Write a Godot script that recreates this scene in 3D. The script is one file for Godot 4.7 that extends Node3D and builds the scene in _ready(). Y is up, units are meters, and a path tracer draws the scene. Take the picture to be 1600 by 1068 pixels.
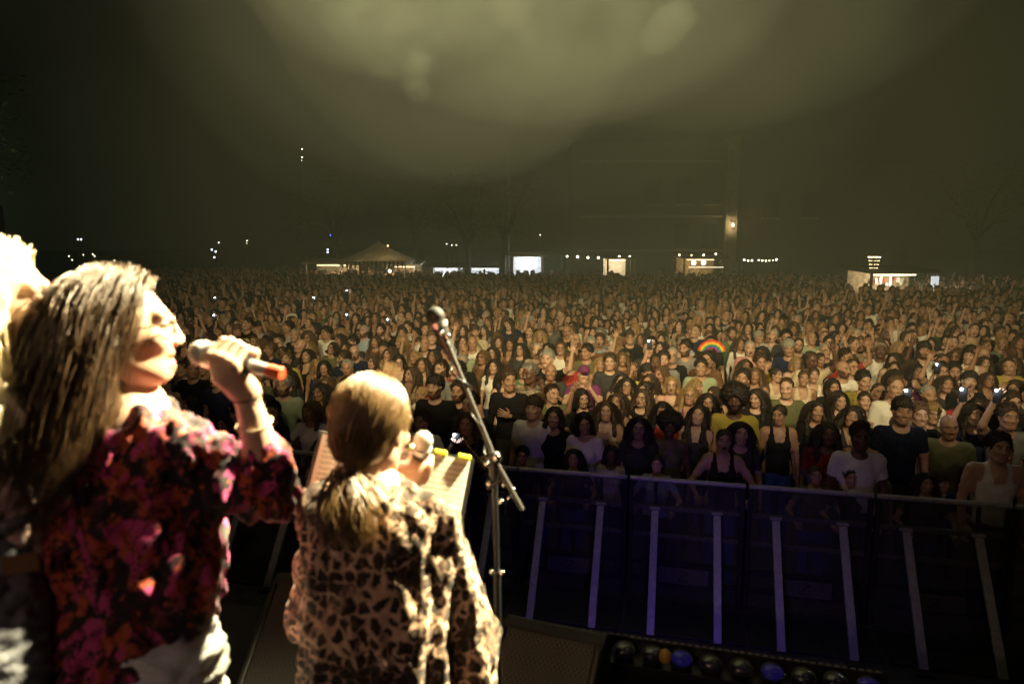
extends Node3D

# The stage stands at an angle to the camera: EDGE runs along its front to the right, OUT points from it to the crowd.
const FLOOR := 1.75
const EDGE := Vector3(0.97437, 0, 0.22495)
const OUT := Vector3(0.22495, 0, -0.97437)
const STAGE_TURN := -0.22689
const BARRIER_AT := 6.31

var rng := RandomNumberGenerator.new()
var taken := {}
var shared := {}
var fold_noise := FastNoiseLite.new()
var strand_noise := FastNoiseLite.new()
var eye := Transform3D()
var held_phones := []


# a point on the stage's own axes: along the front edge, out towards the crowd, height
func on(along: float, out: float, up: float) -> Vector3:
	return EDGE * along + OUT * out + Vector3.UP * up


# a point that lies `depth` metres in front of the lens, given where the eye sees it
func sight(px: float, py: float, depth: float) -> Vector3:
	return eye * Vector3((px - 800.0) / 1067.0 * depth, (534.0 - py) / 1067.0 * depth, -depth)


func numbered(called: String) -> String:
	var n: int = taken.get(called, 0)
	taken[called] = n + 1
	return called if n == 0 else "%s_%03d" % [called, n]


func tag(o: Node, label: String, category: String, group := "", kind := "") -> Node:
	if label:
		o.set_meta("label", label)
	if category:
		o.set_meta("category", category)
	if group:
		o.set_meta("group", group)
	if kind:
		o.set_meta("kind", kind)
	return o


func base(called: String, where: Vector3, turn := 0.0) -> Node3D:
	var o := Node3D.new()
	o.name = numbered(called)
	add_child(o)
	o.position = where
	o.rotation.y = turn
	return o


func put(called: String, m: Mesh, mat: Material, parent: Node = null) -> MeshInstance3D:
	var o := MeshInstance3D.new()
	o.name = called if parent else numbered(called)
	o.mesh = m
	if mat:
		o.material_override = mat
	(parent if parent else self).add_child(o, true)
	return o


func lin(r: float, g: float, b: float) -> Color:
	return Color(r, g, b).linear_to_srgb()


func paint(r: float, g: float, b: float, rough := 0.8, metal := 0.0, spec := 0.5) -> StandardMaterial3D:
	var m := StandardMaterial3D.new()
	m.albedo_color = lin(r, g, b)
	m.roughness = rough
	m.metallic = metal
	m.metallic_specular = spec
	return m


func glow(r: float, g: float, b: float, energy: float) -> StandardMaterial3D:
	var m := paint(0.5, 0.5, 0.5, 0.5)
	m.emission_enabled = true
	m.emission = lin(r, g, b)
	m.emission_energy_multiplier = energy
	return m


func fbm(freq: float, octaves := 3, s := 1) -> FastNoiseLite:
	var n := FastNoiseLite.new()
	n.noise_type = FastNoiseLite.TYPE_SIMPLEX
	n.seed = s
	n.frequency = freq
	n.fractal_octaves = octaves
	return n


# a seamless grain texture between two tones, laid over a material
func grain(m: StandardMaterial3D, lo: float, hi: float, freq: float, per_metre: float, relief := 0.0, s := 1) -> StandardMaterial3D:
	var t := NoiseTexture2D.new()
	t.width = 256
	t.height = 256
	t.seamless = true
	t.noise = fbm(freq, 4, s)
	var g := Gradient.new()
	g.set_color(0, Color(lo, lo, lo))
	g.set_color(1, Color(hi, hi, hi))
	t.color_ramp = g
	m.albedo_texture = t
	m.uv1_triplanar = true
	m.uv1_world_triplanar = true
	m.uv1_scale = Vector3.ONE * per_metre
	if relief > 0.0:
		m.heightmap_enabled = true
		m.heightmap_texture = t
		m.heightmap_scale = relief
	return m


# ---------------------------------------------------------------- collected triangles
class Mb:
	var v := PackedVector3Array()
	var n := PackedVector3Array()
	var uv := PackedVector2Array()
	var ix := PackedInt32Array()

	func tri(a: Vector3, b: Vector3, c: Vector3) -> void:
		var nn := (c - a).cross(b - a).normalized()
		var k := v.size()
		v.append_array([a, b, c])
		n.append_array([nn, nn, nn])
		uv.append_array([Vector2(0, 0), Vector2(1, 0), Vector2(1, 1)])
		ix.append_array([k, k + 1, k + 2])

	func quad(a: Vector3, b: Vector3, c: Vector3, d: Vector3) -> void:
		var nn := (c - a).cross(b - a)
		if nn.length_squared() < 1e-14:
			nn = (d - a).cross(c - a)
		nn = nn.normalized()
		var k := v.size()
		v.append_array([a, b, c, d])
		n.append_array([nn, nn, nn, nn])
		uv.append_array([Vector2(0, 1), Vector2(1, 1), Vector2(1, 0), Vector2(0, 0)])
		ix.append_array([k, k + 1, k + 2, k, k + 2, k + 3])

	# a box with chamfered edges, laid out by a transform
	func box(x: Transform3D, size: Vector3, r := 0.004) -> void:
		var h := size / 2.0
		r = minf(r, minf(h.x, minf(h.y, h.z)) * 0.45)
		for axis in 3:
			var a1 := (axis + 1) % 3
			var a2 := (axis + 2) % 3
			for s in [-1.0, 1.0]:
				var c := []
				for q in [[-1, -1], [1, -1], [1, 1], [-1, 1]]:
					var p := Vector3()
					p[axis] = s * h[axis]
					p[a1] = q[0] * (h[a1] - r)
					p[a2] = q[1] * (h[a2] - r)
					c.append(x * p)
				if s < 0:
					quad(c[0], c[1], c[2], c[3])
				else:
					quad(c[3], c[2], c[1], c[0])
			for s1 in [-1.0, 1.0]:
				for s2 in [-1.0, 1.0]:
					var e := []
					for q in [[-1, 0], [1, 0], [1, 1], [-1, 1]]:
						var p := Vector3()
						p[axis] = q[0] * (h[axis] - r)
						p[a1] = s1 * (h[a1] - (r if q[1] else 0.0))
						p[a2] = s2 * (h[a2] - (0.0 if q[1] else r))
						e.append(x * p)
					if s1 * s2 < 0:
						quad(e[3], e[2], e[1], e[0])
					else:
						quad(e[0], e[1], e[2], e[3])
		for s0 in [-1.0, 1.0]:
			for s1 in [-1.0, 1.0]:
				for s2 in [-1.0, 1.0]:
					var s := Vector3(s0, s1, s2)
					var p := x * (s * (h - Vector3(0, r, r)))
					var q := x * (s * (h - Vector3(r, 0, r)))
					var w := x * (s * (h - Vector3(r, r, 0)))
					if s0 * s1 * s2 > 0:
						tri(p, w, q)
					else:
						tri(p, q, w)

	func bar(a: Vector3, b: Vector3, wide: float, high: float, up := Vector3.UP, r := 0.004) -> void:
		var z := (b - a).normalized()
		var xx := up.cross(z)
		if xx.length() < 0.01:
			xx = Vector3.RIGHT
		xx = xx.normalized()
		box(Transform3D(Basis(xx, z.cross(xx), z), (a + b) / 2.0), Vector3(wide, high, a.distance_to(b)), r)

	# a round tube along points, with a radius at each; ends closed
	func tube(p: PackedVector3Array, r: PackedFloat32Array, sides := 8, caps := true) -> void:
		var k := v.size()
		var m := p.size()
		var side := Vector3.ZERO
		for i in m:
			var t := (p[mini(i + 1, m - 1)] - p[maxi(i - 1, 0)]).normalized()
			if side == Vector3.ZERO:
				side = t.cross(Vector3.UP if absf(t.y) < 0.9 else Vector3.RIGHT).normalized()
			else:
				side = (side - t * side.dot(t)).normalized()
			var other := t.cross(side)
			for j in sides:
				var a := TAU * j / sides
				var d := side * cos(a) + other * sin(a)
				v.append(p[i] + d * r[i])
				n.append(d)
				uv.append(Vector2(float(j) / sides, float(i) / m))
		for i in m - 1:
			for j in sides:
				var a := k + i * sides + j
				var b := k + i * sides + (j + 1) % sides
				ix.append_array([a, a + sides, b, b, a + sides, b + sides])
		if caps:
			for e in [0, m - 1]:
				var t := (p[1] - p[0]).normalized() if e == 0 else (p[m - 1] - p[m - 2]).normalized()
				var d := -t if e == 0 else t
				var c := v.size()
				v.append(p[e])
				n.append(d)
				uv.append(Vector2(0.5, 0.5))
				for j in sides:
					v.append(v[k + e * sides + j])
					n.append(d)
					uv.append(Vector2(0.5, 0.5))
				for j in sides:
					ix.append_array([c, c + 1 + j, c + 1 + (j + 1) % sides])

	func rod(a: Vector3, b: Vector3, r: float, sides := 10) -> void:
		tube(PackedVector3Array([a, b]), PackedFloat32Array([r, r]), sides)

	func ball(c: Vector3, r: Vector3, rings := 8, sides := 12, basis := Basis()) -> void:
		var k := v.size()
		for i in rings + 1:
			var a := PI * i / rings
			for j in sides:
				var b := TAU * j / sides
				var d := Vector3(sin(a) * cos(b), cos(a), sin(a) * sin(b))
				v.append(c + basis * (d * r))
				n.append((basis * (d / r)).normalized())
				uv.append(Vector2(float(j) / sides, float(i) / rings))
		for i in rings:
			for j in sides:
				var a := k + i * sides + j
				var b := k + i * sides + (j + 1) % sides
				ix.append_array([a, b, a + sides, b, b + sides, a + sides])

	func add(o: Mb, x := Transform3D()) -> void:
		var k := v.size()
		for i in o.v.size():
			v.append(x * o.v[i])
			n.append((x.basis * o.n[i]).normalized())
		uv.append_array(o.uv)
		for i in o.ix:
			ix.append(i + k)

	func done(mat: Material = null, into: ArrayMesh = null, colors := PackedColorArray()) -> ArrayMesh:
		for i in range(0, ix.size(), 3):
			var p := ix[i]
			var q := ix[i + 1]
			var r := ix[i + 2]
			if (v[r] - v[p]).cross(v[q] - v[p]).dot(n[p] + n[q] + n[r]) < 0.0:
				ix[i + 1] = r
				ix[i + 2] = q
		var a := []
		a.resize(Mesh.ARRAY_MAX)
		a[Mesh.ARRAY_VERTEX] = v
		a[Mesh.ARRAY_NORMAL] = n
		if uv.size() == v.size():
			a[Mesh.ARRAY_TEX_UV] = uv
		if colors.size() == v.size():
			a[Mesh.ARRAY_COLOR] = colors
		a[Mesh.ARRAY_INDEX] = ix
		if into == null:
			into = ArrayMesh.new()
		into.add_surface_from_arrays(Mesh.PRIMITIVE_TRIANGLES, a)
		if mat:
			into.surface_set_material(into.get_surface_count() - 1, mat)
		return into


# ---------------------------------------------------------------- smooth bodies: a field of distances, meshed as surface nets
class Field:
	var o: Vector3
	var c: float
	var nx: int
	var ny: int
	var nz: int
	var f := PackedFloat32Array()
	var tg := PackedInt32Array()

	func _init(lo: Vector3, hi: Vector3, cell: float) -> void:
		o = lo
		c = cell
		nx = int((hi.x - lo.x) / c) + 2
		ny = int((hi.y - lo.y) / c) + 2
		nz = int((hi.z - lo.z) / c) + 2
		f.resize(nx * ny * nz)
		f.fill(9.0)
		tg.resize(nx * ny * nz)

	func span(lo: Vector3, hi: Vector3) -> PackedInt32Array:
		var a := (lo - o) / c
		var b := (hi - o) / c
		return PackedInt32Array([clampi(int(a.x), 0, nx - 1), clampi(int(b.x) + 1, 0, nx - 1), clampi(int(a.y), 0, ny - 1), clampi(int(b.y) + 1, 0, ny - 1), clampi(int(a.z), 0, nz - 1), clampi(int(b.z) + 1, 0, nz - 1)])

	func cap(a: Vector3, b: Vector3, ra: float, rb: float, k := 0.03, mark := 0) -> void:
		var m := Vector3.ONE * (maxf(ra, rb) + k * 0.6 + 2.5 * c)
		var s := span(a.min(b) - m, a.max(b) + m)
		var ab := b - a
		var l2 := maxf(ab.dot(ab), 1e-9)
		for z in range(s[4], s[5] + 1):
			for y in range(s[2], s[3] + 1):
				var at := (z * ny + y) * nx
				var p := Vector3(o.x + s[0] * c, o.y + y * c, o.z + z * c)
				for i in range(at + s[0], at + s[1] + 1):
					var t := clampf((p - a).dot(ab) / l2, 0.0, 1.0)
					var d := p.distance_to(a + ab * t) - ra - (rb - ra) * t
					var w := f[i]
					if d < w:
						tg[i] = mark
					var h := k - absf(w - d)
					f[i] = minf(w, d) - (h * h * 0.25 / k if h > 0.0 else 0.0)
					p.x += c

	# an ellipsoid, joined on (cut = false) or carved out
	func ell(mid: Vector3, r: Vector3, k := 0.03, mark := 0, turn := Basis(), cut := false) -> void:
		var m := Vector3.ONE * (maxf(r.x, maxf(r.y, r.z)) + k * 0.6 + 2.5 * c)
		if turn == Basis():
			m = r + Vector3.ONE * (k * 0.6 + 2.5 * c)
		var s := span(mid - m, mid + m)
		var back := turn.transposed()
		var r2 := r * r
		for z in range(s[4], s[5] + 1):
			for y in range(s[2], s[3] + 1):
				var at := (z * ny + y) * nx
				for x in range(s[0], s[1] + 1):
					var q := back * (Vector3(o.x + x * c, o.y + y * c, o.z + z * c) - mid)
					var k0 := (q / r).length()
					var k1 := (q / r2).length()
					var d := k0 * (k0 - 1.0) / k1 if k1 > 1e-6 else -minf(r.x, minf(r.y, r.z))
					var i := at + x
					var w := f[i]
					if cut:
						d = -d
						if d > w:
							tg[i] = mark
						var h := k - absf(w - d)
						f[i] = maxf(w, d) + (h * h * 0.25 / k if h > 0.0 else 0.0)
					else:
						if d < w:
							tg[i] = mark
						var h := k - absf(w - d)
						f[i] = minf(w, d) - (h * h * 0.25 / k if h > 0.0 else 0.0)

	# {v, n, ix, tag}
	func net() -> Dictionary:
		var v := PackedVector3Array()
		var n := PackedVector3Array()
		var tags := PackedInt32Array()
		var cells := PackedInt32Array()
		var id := PackedInt32Array()
		id.resize(f.size())
		id.fill(-1)
		var sy := nx
		var sz := nx * ny
		var off := PackedInt32Array([0, 1, sy, sy + 1, sz, sz + 1, sz + sy, sz + sy + 1])
		var far := 3.0 * c
		var lim := 2.0 * c
		var g := PackedFloat32Array()
		g.resize(8)
		for z in nz - 1:
			for y in ny - 1:
				var at := z * sz + y * sy
				for i in range(at, at + nx - 1):
					if absf(f[i]) > far:
						continue
					var inside := 0
					var mark := 0
					for q in 8:
						g[q] = f[i + off[q]]
						if g[q] < 0.0:
							inside += 1
							mark = tg[i + off[q]]
					if inside == 0 or inside == 8:
						continue
					var sum := Vector3.ZERO
					var cnt := 0
					for e in [0, 2, 4, 6]:
						if (g[e] < 0.0) != (g[e + 1] < 0.0):
							sum += Vector3(g[e] / (g[e] - g[e + 1]), (e >> 1) & 1, e >> 2)
							cnt += 1
					for e in [0, 1, 4, 5]:
						if (g[e] < 0.0) != (g[e + 2] < 0.0):
							sum += Vector3(e & 1, g[e] / (g[e] - g[e + 2]), e >> 2)
							cnt += 1
					for e in [0, 1, 2, 3]:
						if (g[e] < 0.0) != (g[e + 4] < 0.0):
							sum += Vector3(e & 1, (e >> 1) & 1, g[e] / (g[e] - g[e + 4]))
							cnt += 1
					for q in 8:
						g[q] = clampf(g[q], -lim, lim)
					id[i] = v.size()
					v.append(o + (Vector3(i - at, y, z) + sum / cnt) * c)
					n.append(Vector3(g[1] + g[3] + g[5] + g[7] - g[0] - g[2] - g[4] - g[6], g[2] + g[3] + g[6] + g[7] - g[0] - g[1] - g[4] - g[5], g[4] + g[5] + g[6] + g[7] - g[0] - g[1] - g[2] - g[3]).normalized())
					tags.append(mark)
					cells.append(i)
		var ix := PackedInt32Array()
		for w in cells:
			var inside := f[w] < 0.0
			for axis in 3:
				var step: int = [1, sy, sz][axis]
				if inside == (f[w + step] < 0.0):
					continue
				var s1: int = [sy, sz, 1][axis]
				var s2: int = [sz, 1, sy][axis]
				if w - s1 - s2 < 0:
					continue
				var a := id[w]
				var b := id[w - s1]
				var d := id[w - s1 - s2]
				var e := id[w - s2]
				if b < 0 or d < 0 or e < 0:
					continue
				if inside:
					ix.append_array([a, d, b, a, e, d])
				else:
					ix.append_array([a, b, d, a, d, e])
		return {"v": v, "n": n, "ix": ix, "tag": tags}


# pushes the surface in and out by a noise, and finds its normals anew
func ruffle(m: Dictionary, noise: FastNoiseLite, stretch: Vector3, amount: float, only := -1) -> void:
	var v: PackedVector3Array = m.v
	var n: PackedVector3Array = m.n
	var t: PackedInt32Array = m.tag
	for i in v.size():
		if only < 0 or t[i] == only:
			v[i] += n[i] * (noise.get_noise_3dv(v[i] * stretch) * amount)
	m.v = v
	smooth(m)


func smooth(m: Dictionary) -> void:
	var v: PackedVector3Array = m.v
	var ix: PackedInt32Array = m.ix
	var old: PackedVector3Array = m.n
	var n := PackedVector3Array()
	n.resize(v.size())
	for i in range(0, ix.size(), 3):
		var w := (v[ix[i + 2]] - v[ix[i]]).cross(v[ix[i + 1]] - v[ix[i]])
		n[ix[i]] += w
		n[ix[i + 1]] += w
		n[ix[i + 2]] += w
	for i in n.size():
		n[i] = n[i].normalized()
		if n[i].dot(old[i]) < -0.2:
			n[i] = -n[i]
	m.n = n


func as_mb(m: Dictionary, x := Transform3D()) -> Mb:
	var b := Mb.new()
	if x == Transform3D():
		b.v = m.v
		b.n = m.n
	else:
		b.v = x * (m.v as PackedVector3Array)
		var turn := Transform3D(x.basis.orthonormalized(), Vector3.ZERO)
		b.n = turn * (m.n as PackedVector3Array)
	b.ix = m.ix
	return b


# the side of a net where g is above zero (or below), cut cleanly along g = 0
func sever(m: Dictionary, g: PackedFloat32Array, above: bool) -> Dictionary:
	var v: PackedVector3Array = m.v
	var n: PackedVector3Array = m.n
	var ix: PackedInt32Array = m.ix
	var tg: PackedInt32Array = m.tag
	var to := PackedInt32Array()
	to.resize(v.size())
	to.fill(-1)
	var rv := PackedVector3Array()
	var rn := PackedVector3Array()
	var rt := PackedInt32Array()
	var ri := PackedInt32Array()
	for i in range(0, ix.size(), 3):
		var poly := PackedInt32Array()
		for q in 3:
			var a := ix[i + q]
			var b := ix[i + (q + 1) % 3]
			var ina := (g[a] > 0.0) == above
			if ina:
				if to[a] < 0:
					to[a] = rv.size()
					rv.append(v[a])
					rn.append(n[a])
					rt.append(tg[a])
				poly.append(to[a])
			if ina != ((g[b] > 0.0) == above):
				var t := g[a] / (g[a] - g[b])
				poly.append(rv.size())
				rv.append(v[a].lerp(v[b], t))
				rn.append(n[a].lerp(n[b], t).normalized())
				rt.append(tg[a])
		for q in poly.size() - 2:
			ri.append_array([poly[0], poly[q + 1], poly[q + 2]])
	return {"v": rv, "n": rn, "ix": ri, "tag": rt}


func _ready() -> void:
	rng.seed = 7
	# ---- camera: on the stage, behind the singers, a 24 mm lens tipped 8.3 degrees down, sharp on the crowd
	var cam := Camera3D.new()
	cam.name = "camera"
	add_child(cam)
	cam.position = Vector3(0, 3.4, 0)
	cam.rotation.x = deg_to_rad(-8.27)
	var lens := CameraAttributesPhysical.new()
	lens.frustum_focal_length = 24.0
	lens.frustum_focus_distance = 12.0
	lens.frustum_near = 0.05
	lens.frustum_far = 600.0
	lens.exposure_aperture = 2.4
	cam.attributes = lens
	cam.current = true
	eye = cam.transform
	# ---- night sky and the stage air
	var env := Environment.new()
	env.background_mode = Environment.BG_SKY
	var night := ProceduralSkyMaterial.new()
	night.sky_top_color = lin(0.0012, 0.0013, 0.0010)
	night.sky_horizon_color = lin(0.0028, 0.0026, 0.0016)
	night.ground_bottom_color = lin(0.001, 0.001, 0.0008)
	night.ground_horizon_color = lin(0.0028, 0.0026, 0.0016)
	env.sky = Sky.new()
	env.sky.sky_material = night
	env.tonemap_mode = Environment.TONE_MAPPER_LINEAR
	env.tonemap_exposure = 1.0
	env.volumetric_fog_enabled = true
	env.volumetric_fog_density = 0.0
	env.sdfgi_enabled = true
	env.ssao_enabled = true
	env.ssil_enabled = true
	var world := WorldEnvironment.new()
	world.name = "world"
	world.environment = env
	add_child(world)
	# ---- stage lamps (all above the frame): floods over the stage that light the crowd, keys on the front truss, one wash behind
	fold_noise = fbm(1.0, 3, 5)
	strand_noise = fbm(1.0, 2, 9)
	hang_lamps()
	build_ground_and_stage()
	build_barriers()
	build_background()
	build_crowd()
	build_singers()
	build_props()
	build_smoke()


# warm yellow light of the stage lamps
const WARM := Color(1.0, 0.895, 0.645)


func stage_lamp(called: String, label: String, where: Vector3, aim: Vector3, energy: float, angle: float, soft: float, tint: Color, group: String) -> void:
	var o := base(called, where)
	o.look_at_from_position(where, aim, Vector3.UP)
	tag(o, label, "stage light", group)
	var can := Mb.new()
	can.tube(PackedVector3Array([Vector3(0, 0, 0.42), Vector3(0, 0, 0.40), Vector3(0, 0, 0.14), Vector3(0, 0, 0.0)]), PackedFloat32Array([0.05, 0.11, 0.14, 0.14]), 18)
	put("housing", can.done(), shared.black_metal, o)
	var yoke := Mb.new()
	yoke.bar(Vector3(-0.17, 0, 0.15), Vector3(-0.17, 0.24, 0.15), 0.012, 0.04, Vector3.BACK)
	yoke.bar(Vector3(0.17, 0, 0.15), Vector3(0.17, 0.24, 0.15), 0.012, 0.04, Vector3.BACK)
	yoke.bar(Vector3(-0.176, 0.246, 0.15), Vector3(0.176, 0.246, 0.15), 0.04, 0.012)
	put("yoke", yoke.done(), shared.black_metal, o)
	var glass := Mb.new()
	glass.rod(Vector3(0, 0, -0.004), Vector3(0, 0, -0.012), 0.125, 18)
	put("lens", glass.done(), glow(tint.srgb_to_linear().r, tint.srgb_to_linear().g, tint.srgb_to_linear().b, 6.0), o)
	var l := SpotLight3D.new()
	l.name = "beam"
	l.light_color = tint
	l.light_energy = energy
	l.light_size = 0.12
	l.spot_angle = angle
	l.spot_angle_attenuation = soft
	l.spot_range = 90.0
	l.spot_attenuation = 2.0
	l.shadow_enabled = true
	o.add_child(l)
	l.position = Vector3(0, 0, -0.05)


func truss(label: String, out: float, up: float) -> void:
	var o := base("lighting_truss", on(0, out, up), STAGE_TURN)
	tag(o, label, "truss", "lighting trusses over the stage")
	var chord := Mb.new()
	for c in [[-0.14, -0.14], [0.14, -0.14], [-0.14, 0.14], [0.14, 0.14]]:
		chord.rod(Vector3(-7, c[0], c[1]), Vector3(7, c[0], c[1]), 0.025, 8)
	put("chords", chord.done(), shared.aluminium, o)
	var lace := Mb.new()
	for i in 28:
		var x := -7.0 + i * 0.5
		var s := 1.0 if i % 2 else -1.0
		for z in [-0.14, 0.14]:
			lace.rod(Vector3(x, -0.14 * s, z), Vector3(x + 0.5, 0.14 * s, z), 0.011, 6)
			lace.rod(Vector3(x, z, -0.14 * s), Vector3(x + 0.5, z, 0.14 * s), 0.011, 6)
	put("lacing", lace.done(), shared.aluminium, o)


func hang_lamps() -> void:
	shared.black_metal = grain(paint(0.012, 0.012, 0.013, 0.45, 0.0), 0.7, 1.0, 0.02, 2.0)
	shared.aluminium = grain(paint(0.55, 0.55, 0.56, 0.38, 0.9), 0.6, 1.0, 0.03, 1.5)
	truss("long aluminium lighting truss above the stage carrying the crowd floods", -0.1, 7.55)
	truss("long aluminium lighting truss above the front rows carrying the key lamps", 4.45, 6.95)
	var at := [-2.6, -0.7, 1.3, 3.3]
	var words := ["first", "second", "third", "fourth"]
	for i in 4:
		stage_lamp("flood_lamp", "black crowd flood on the stage truss, %s from the left" % words[i], on(at[i], 0.25, 7.2), on(at[i] * 1.1 - 1.6, 18.0, 5.5), 62.0, 36.0, 0.35, WARM, "crowd floods")
	stage_lamp("key_lamp", "black key lamp on the front truss, to the right of the singers", on(1.9, 4.2, 6.6), Vector3(-0.45, 2.95, -1.5), 520.0, 11.5, 0.5, Color(1.0, 0.93, 0.72), "key lamps")
	stage_lamp("key_lamp", "black key lamp on the front truss, above the singers", on(-0.9, 4.2, 6.6), Vector3(-0.9, 2.95, -1.45), 230.0, 9.0, 0.5, Color(1.0, 0.93, 0.72), "key lamps")
	stage_lamp("wash_lamp", "black wash lamp high behind the singers on the stage", Vector3(-2.0, 5.2, 3.8), Vector3(-0.3, 2.4, -1.6), 3.4, 40.0, 1.0, Color(1.0, 0.82, 0.74), "")


func build_ground_and_stage() -> void:
	var asphalt := grain(paint(0.05, 0.048, 0.046, 0.85), 0.6, 1.0, 0.05, 0.7)
	var g := Mb.new()
	g.quad(Vector3(-300, 0, 300), Vector3(300, 0, 300), Vector3(300, 0, -300), Vector3(-300, 0, -300))
	tag(put("ground", g.done(), asphalt), "dark asphalt of the square under the crowd", "ground", "", "structure")
	var lino := grain(paint(0.008, 0.008, 0.008, 0.8), 0.5, 1.0, 0.03, 1.1)
	var s := Mb.new()
	s.box(Transform3D(Basis(Vector3.UP, STAGE_TURN), on(0, -2.7, FLOOR - 0.1)), Vector3(18, 0.2, 10.6), 0.01)
	tag(put("stage_floor", s.done(), lino), "black stage floor under the singers", "stage", "", "structure")
	var k := Mb.new()
	k.box(Transform3D(Basis(Vector3.UP, STAGE_TURN), on(0, 2.52, (FLOOR - 0.2) / 2.0)), Vector3(18, FLOOR - 0.2, 0.03), 0.005)
	tag(put("stage_skirt", k.done(), paint(0.01, 0.01, 0.011, 0.95)), "black cloth skirt along the front of the stage", "skirt", "", "structure")


func build_barriers() -> void:
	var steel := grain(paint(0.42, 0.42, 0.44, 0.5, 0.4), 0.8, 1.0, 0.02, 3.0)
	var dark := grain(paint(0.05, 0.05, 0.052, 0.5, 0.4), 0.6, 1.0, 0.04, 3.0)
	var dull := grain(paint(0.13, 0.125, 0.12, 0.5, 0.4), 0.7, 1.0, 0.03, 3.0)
	# a sheet of perforated steel: real holes, cut out of the sheet
	var im := Image.create(64, 64, false, Image.FORMAT_RGBA8)
	for y in 64:
		for x in 64:
			var best := 9.0
			for h in [Vector2(0, 0), Vector2(64, 0), Vector2(0, 64), Vector2(64, 64), Vector2(32, 32)]:
				best = minf(best, Vector2(x, y).distance_to(h) / 19.0)
			im.set_pixel(x, y, Color(1, 1, 1, 0.0 if best < 1.0 else 1.0))
	var holes := paint(0.07, 0.066, 0.06, 0.6, 0.2)
	holes.albedo_texture = ImageTexture.create_from_image(im)
	holes.transparency = BaseMaterial3D.TRANSPARENCY_ALPHA_SCISSOR
	holes.alpha_scissor_threshold = 0.5
	holes.uv1_triplanar = true
	holes.uv1_scale = Vector3.ONE * 55.0
	var plate := grain(paint(0.10, 0.10, 0.10, 0.6, 0.3), 0.5, 1.0, 0.05, 4.0)
	var ink := paint(0.008, 0.008, 0.008, 0.6)
	var letter := TextMesh.new()
	var font := SystemFont.new()
	font.font_names = PackedStringArray(["Droid Sans"])
	letter.font = font
	letter.text = "Z"
	letter.font_size = 32
	letter.pixel_size = 0.0042
	letter.depth = 0.003
	var words := ["first", "second", "third", "fourth", "fifth", "sixth", "seventh", "eighth", "ninth", "tenth"]
	var w := 1.07
	for i in 10:
		var o := base("crowd_barrier", on(0.81 + (i - 5) * w, BARRIER_AT, 0) + EDGE * -0.063, STAGE_TURN)
		tag(o, "steel crowd barrier panel with two slanted struts, %s from the left" % words[i], "barrier", "crowd barrier in front of the audience")
		var b := Mb.new()
		b.tube(PackedVector3Array([Vector3(0.015, 1.2, 0), Vector3(w - 0.015, 1.2, 0)]), PackedFloat32Array([0.024, 0.024]), 12)
		put("top_rail", b.done(), steel, o)
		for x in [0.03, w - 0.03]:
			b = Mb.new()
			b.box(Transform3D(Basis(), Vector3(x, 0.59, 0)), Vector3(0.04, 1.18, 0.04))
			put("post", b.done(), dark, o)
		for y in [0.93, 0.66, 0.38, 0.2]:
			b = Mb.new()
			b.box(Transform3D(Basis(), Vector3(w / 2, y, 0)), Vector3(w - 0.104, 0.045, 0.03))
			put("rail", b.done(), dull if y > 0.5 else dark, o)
		b = Mb.new()
		b.box(Transform3D(Basis(), Vector3(w / 2, 0.6, -0.03)), Vector3(w - 0.03, 1.14, 0.003), 0.0005)
		put("perforated_sheet", b.done(), holes, o)
		for x in [0.255, 0.815]:
			b = Mb.new()
			b.bar(Vector3(x, 0.91, 0.045), Vector3(x, 0.035, 0.69), 0.068, 0.034, Vector3.UP)
			var s := put("strut", b.done(), steel, o)
			b = Mb.new()
			b.box(Transform3D(Basis(), Vector3(x, 0.93, 0.034)), Vector3(0.10, 0.026, 0.034))
			put("bracket", b.done(), steel, s)
			b = Mb.new()
			b.box(Transform3D(Basis(), Vector3(x, 0.018, 0.70)), Vector3(0.12, 0.03, 0.10))
			put("foot", b.done(), dark, s)
			b = Mb.new()
			b.bar(Vector3(x, 1.17, -0.005), Vector3(x, 0.955, -0.005), 0.03, 0.02, Vector3.BACK)
			put("upright", b.done(), dark, o)
		b = Mb.new()
		b.box(Transform3D(Basis(), Vector3(w / 2, 0.012, 0.38)), Vector3(w - 0.04, 0.02, 0.5), 0.004)
		put("floor_plate", b.done(), dark, o)
		b = Mb.new()
		b.box(Transform3D(Basis(Vector3.RIGHT, -0.2), Vector3(w / 2, 0.29, 0.05)), Vector3(0.46, 0.15, 0.006), 0.002)
		var p := put("badge_plate", b.done(), plate, o)
		var z := put("letter", letter, ink, p)
		z.transform = Transform3D(Basis(Vector3.RIGHT, -0.2) * Basis.from_scale(Vector3(1.7, 0.8, 1)), Vector3(w / 2, 0.29, 0.0565))


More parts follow.
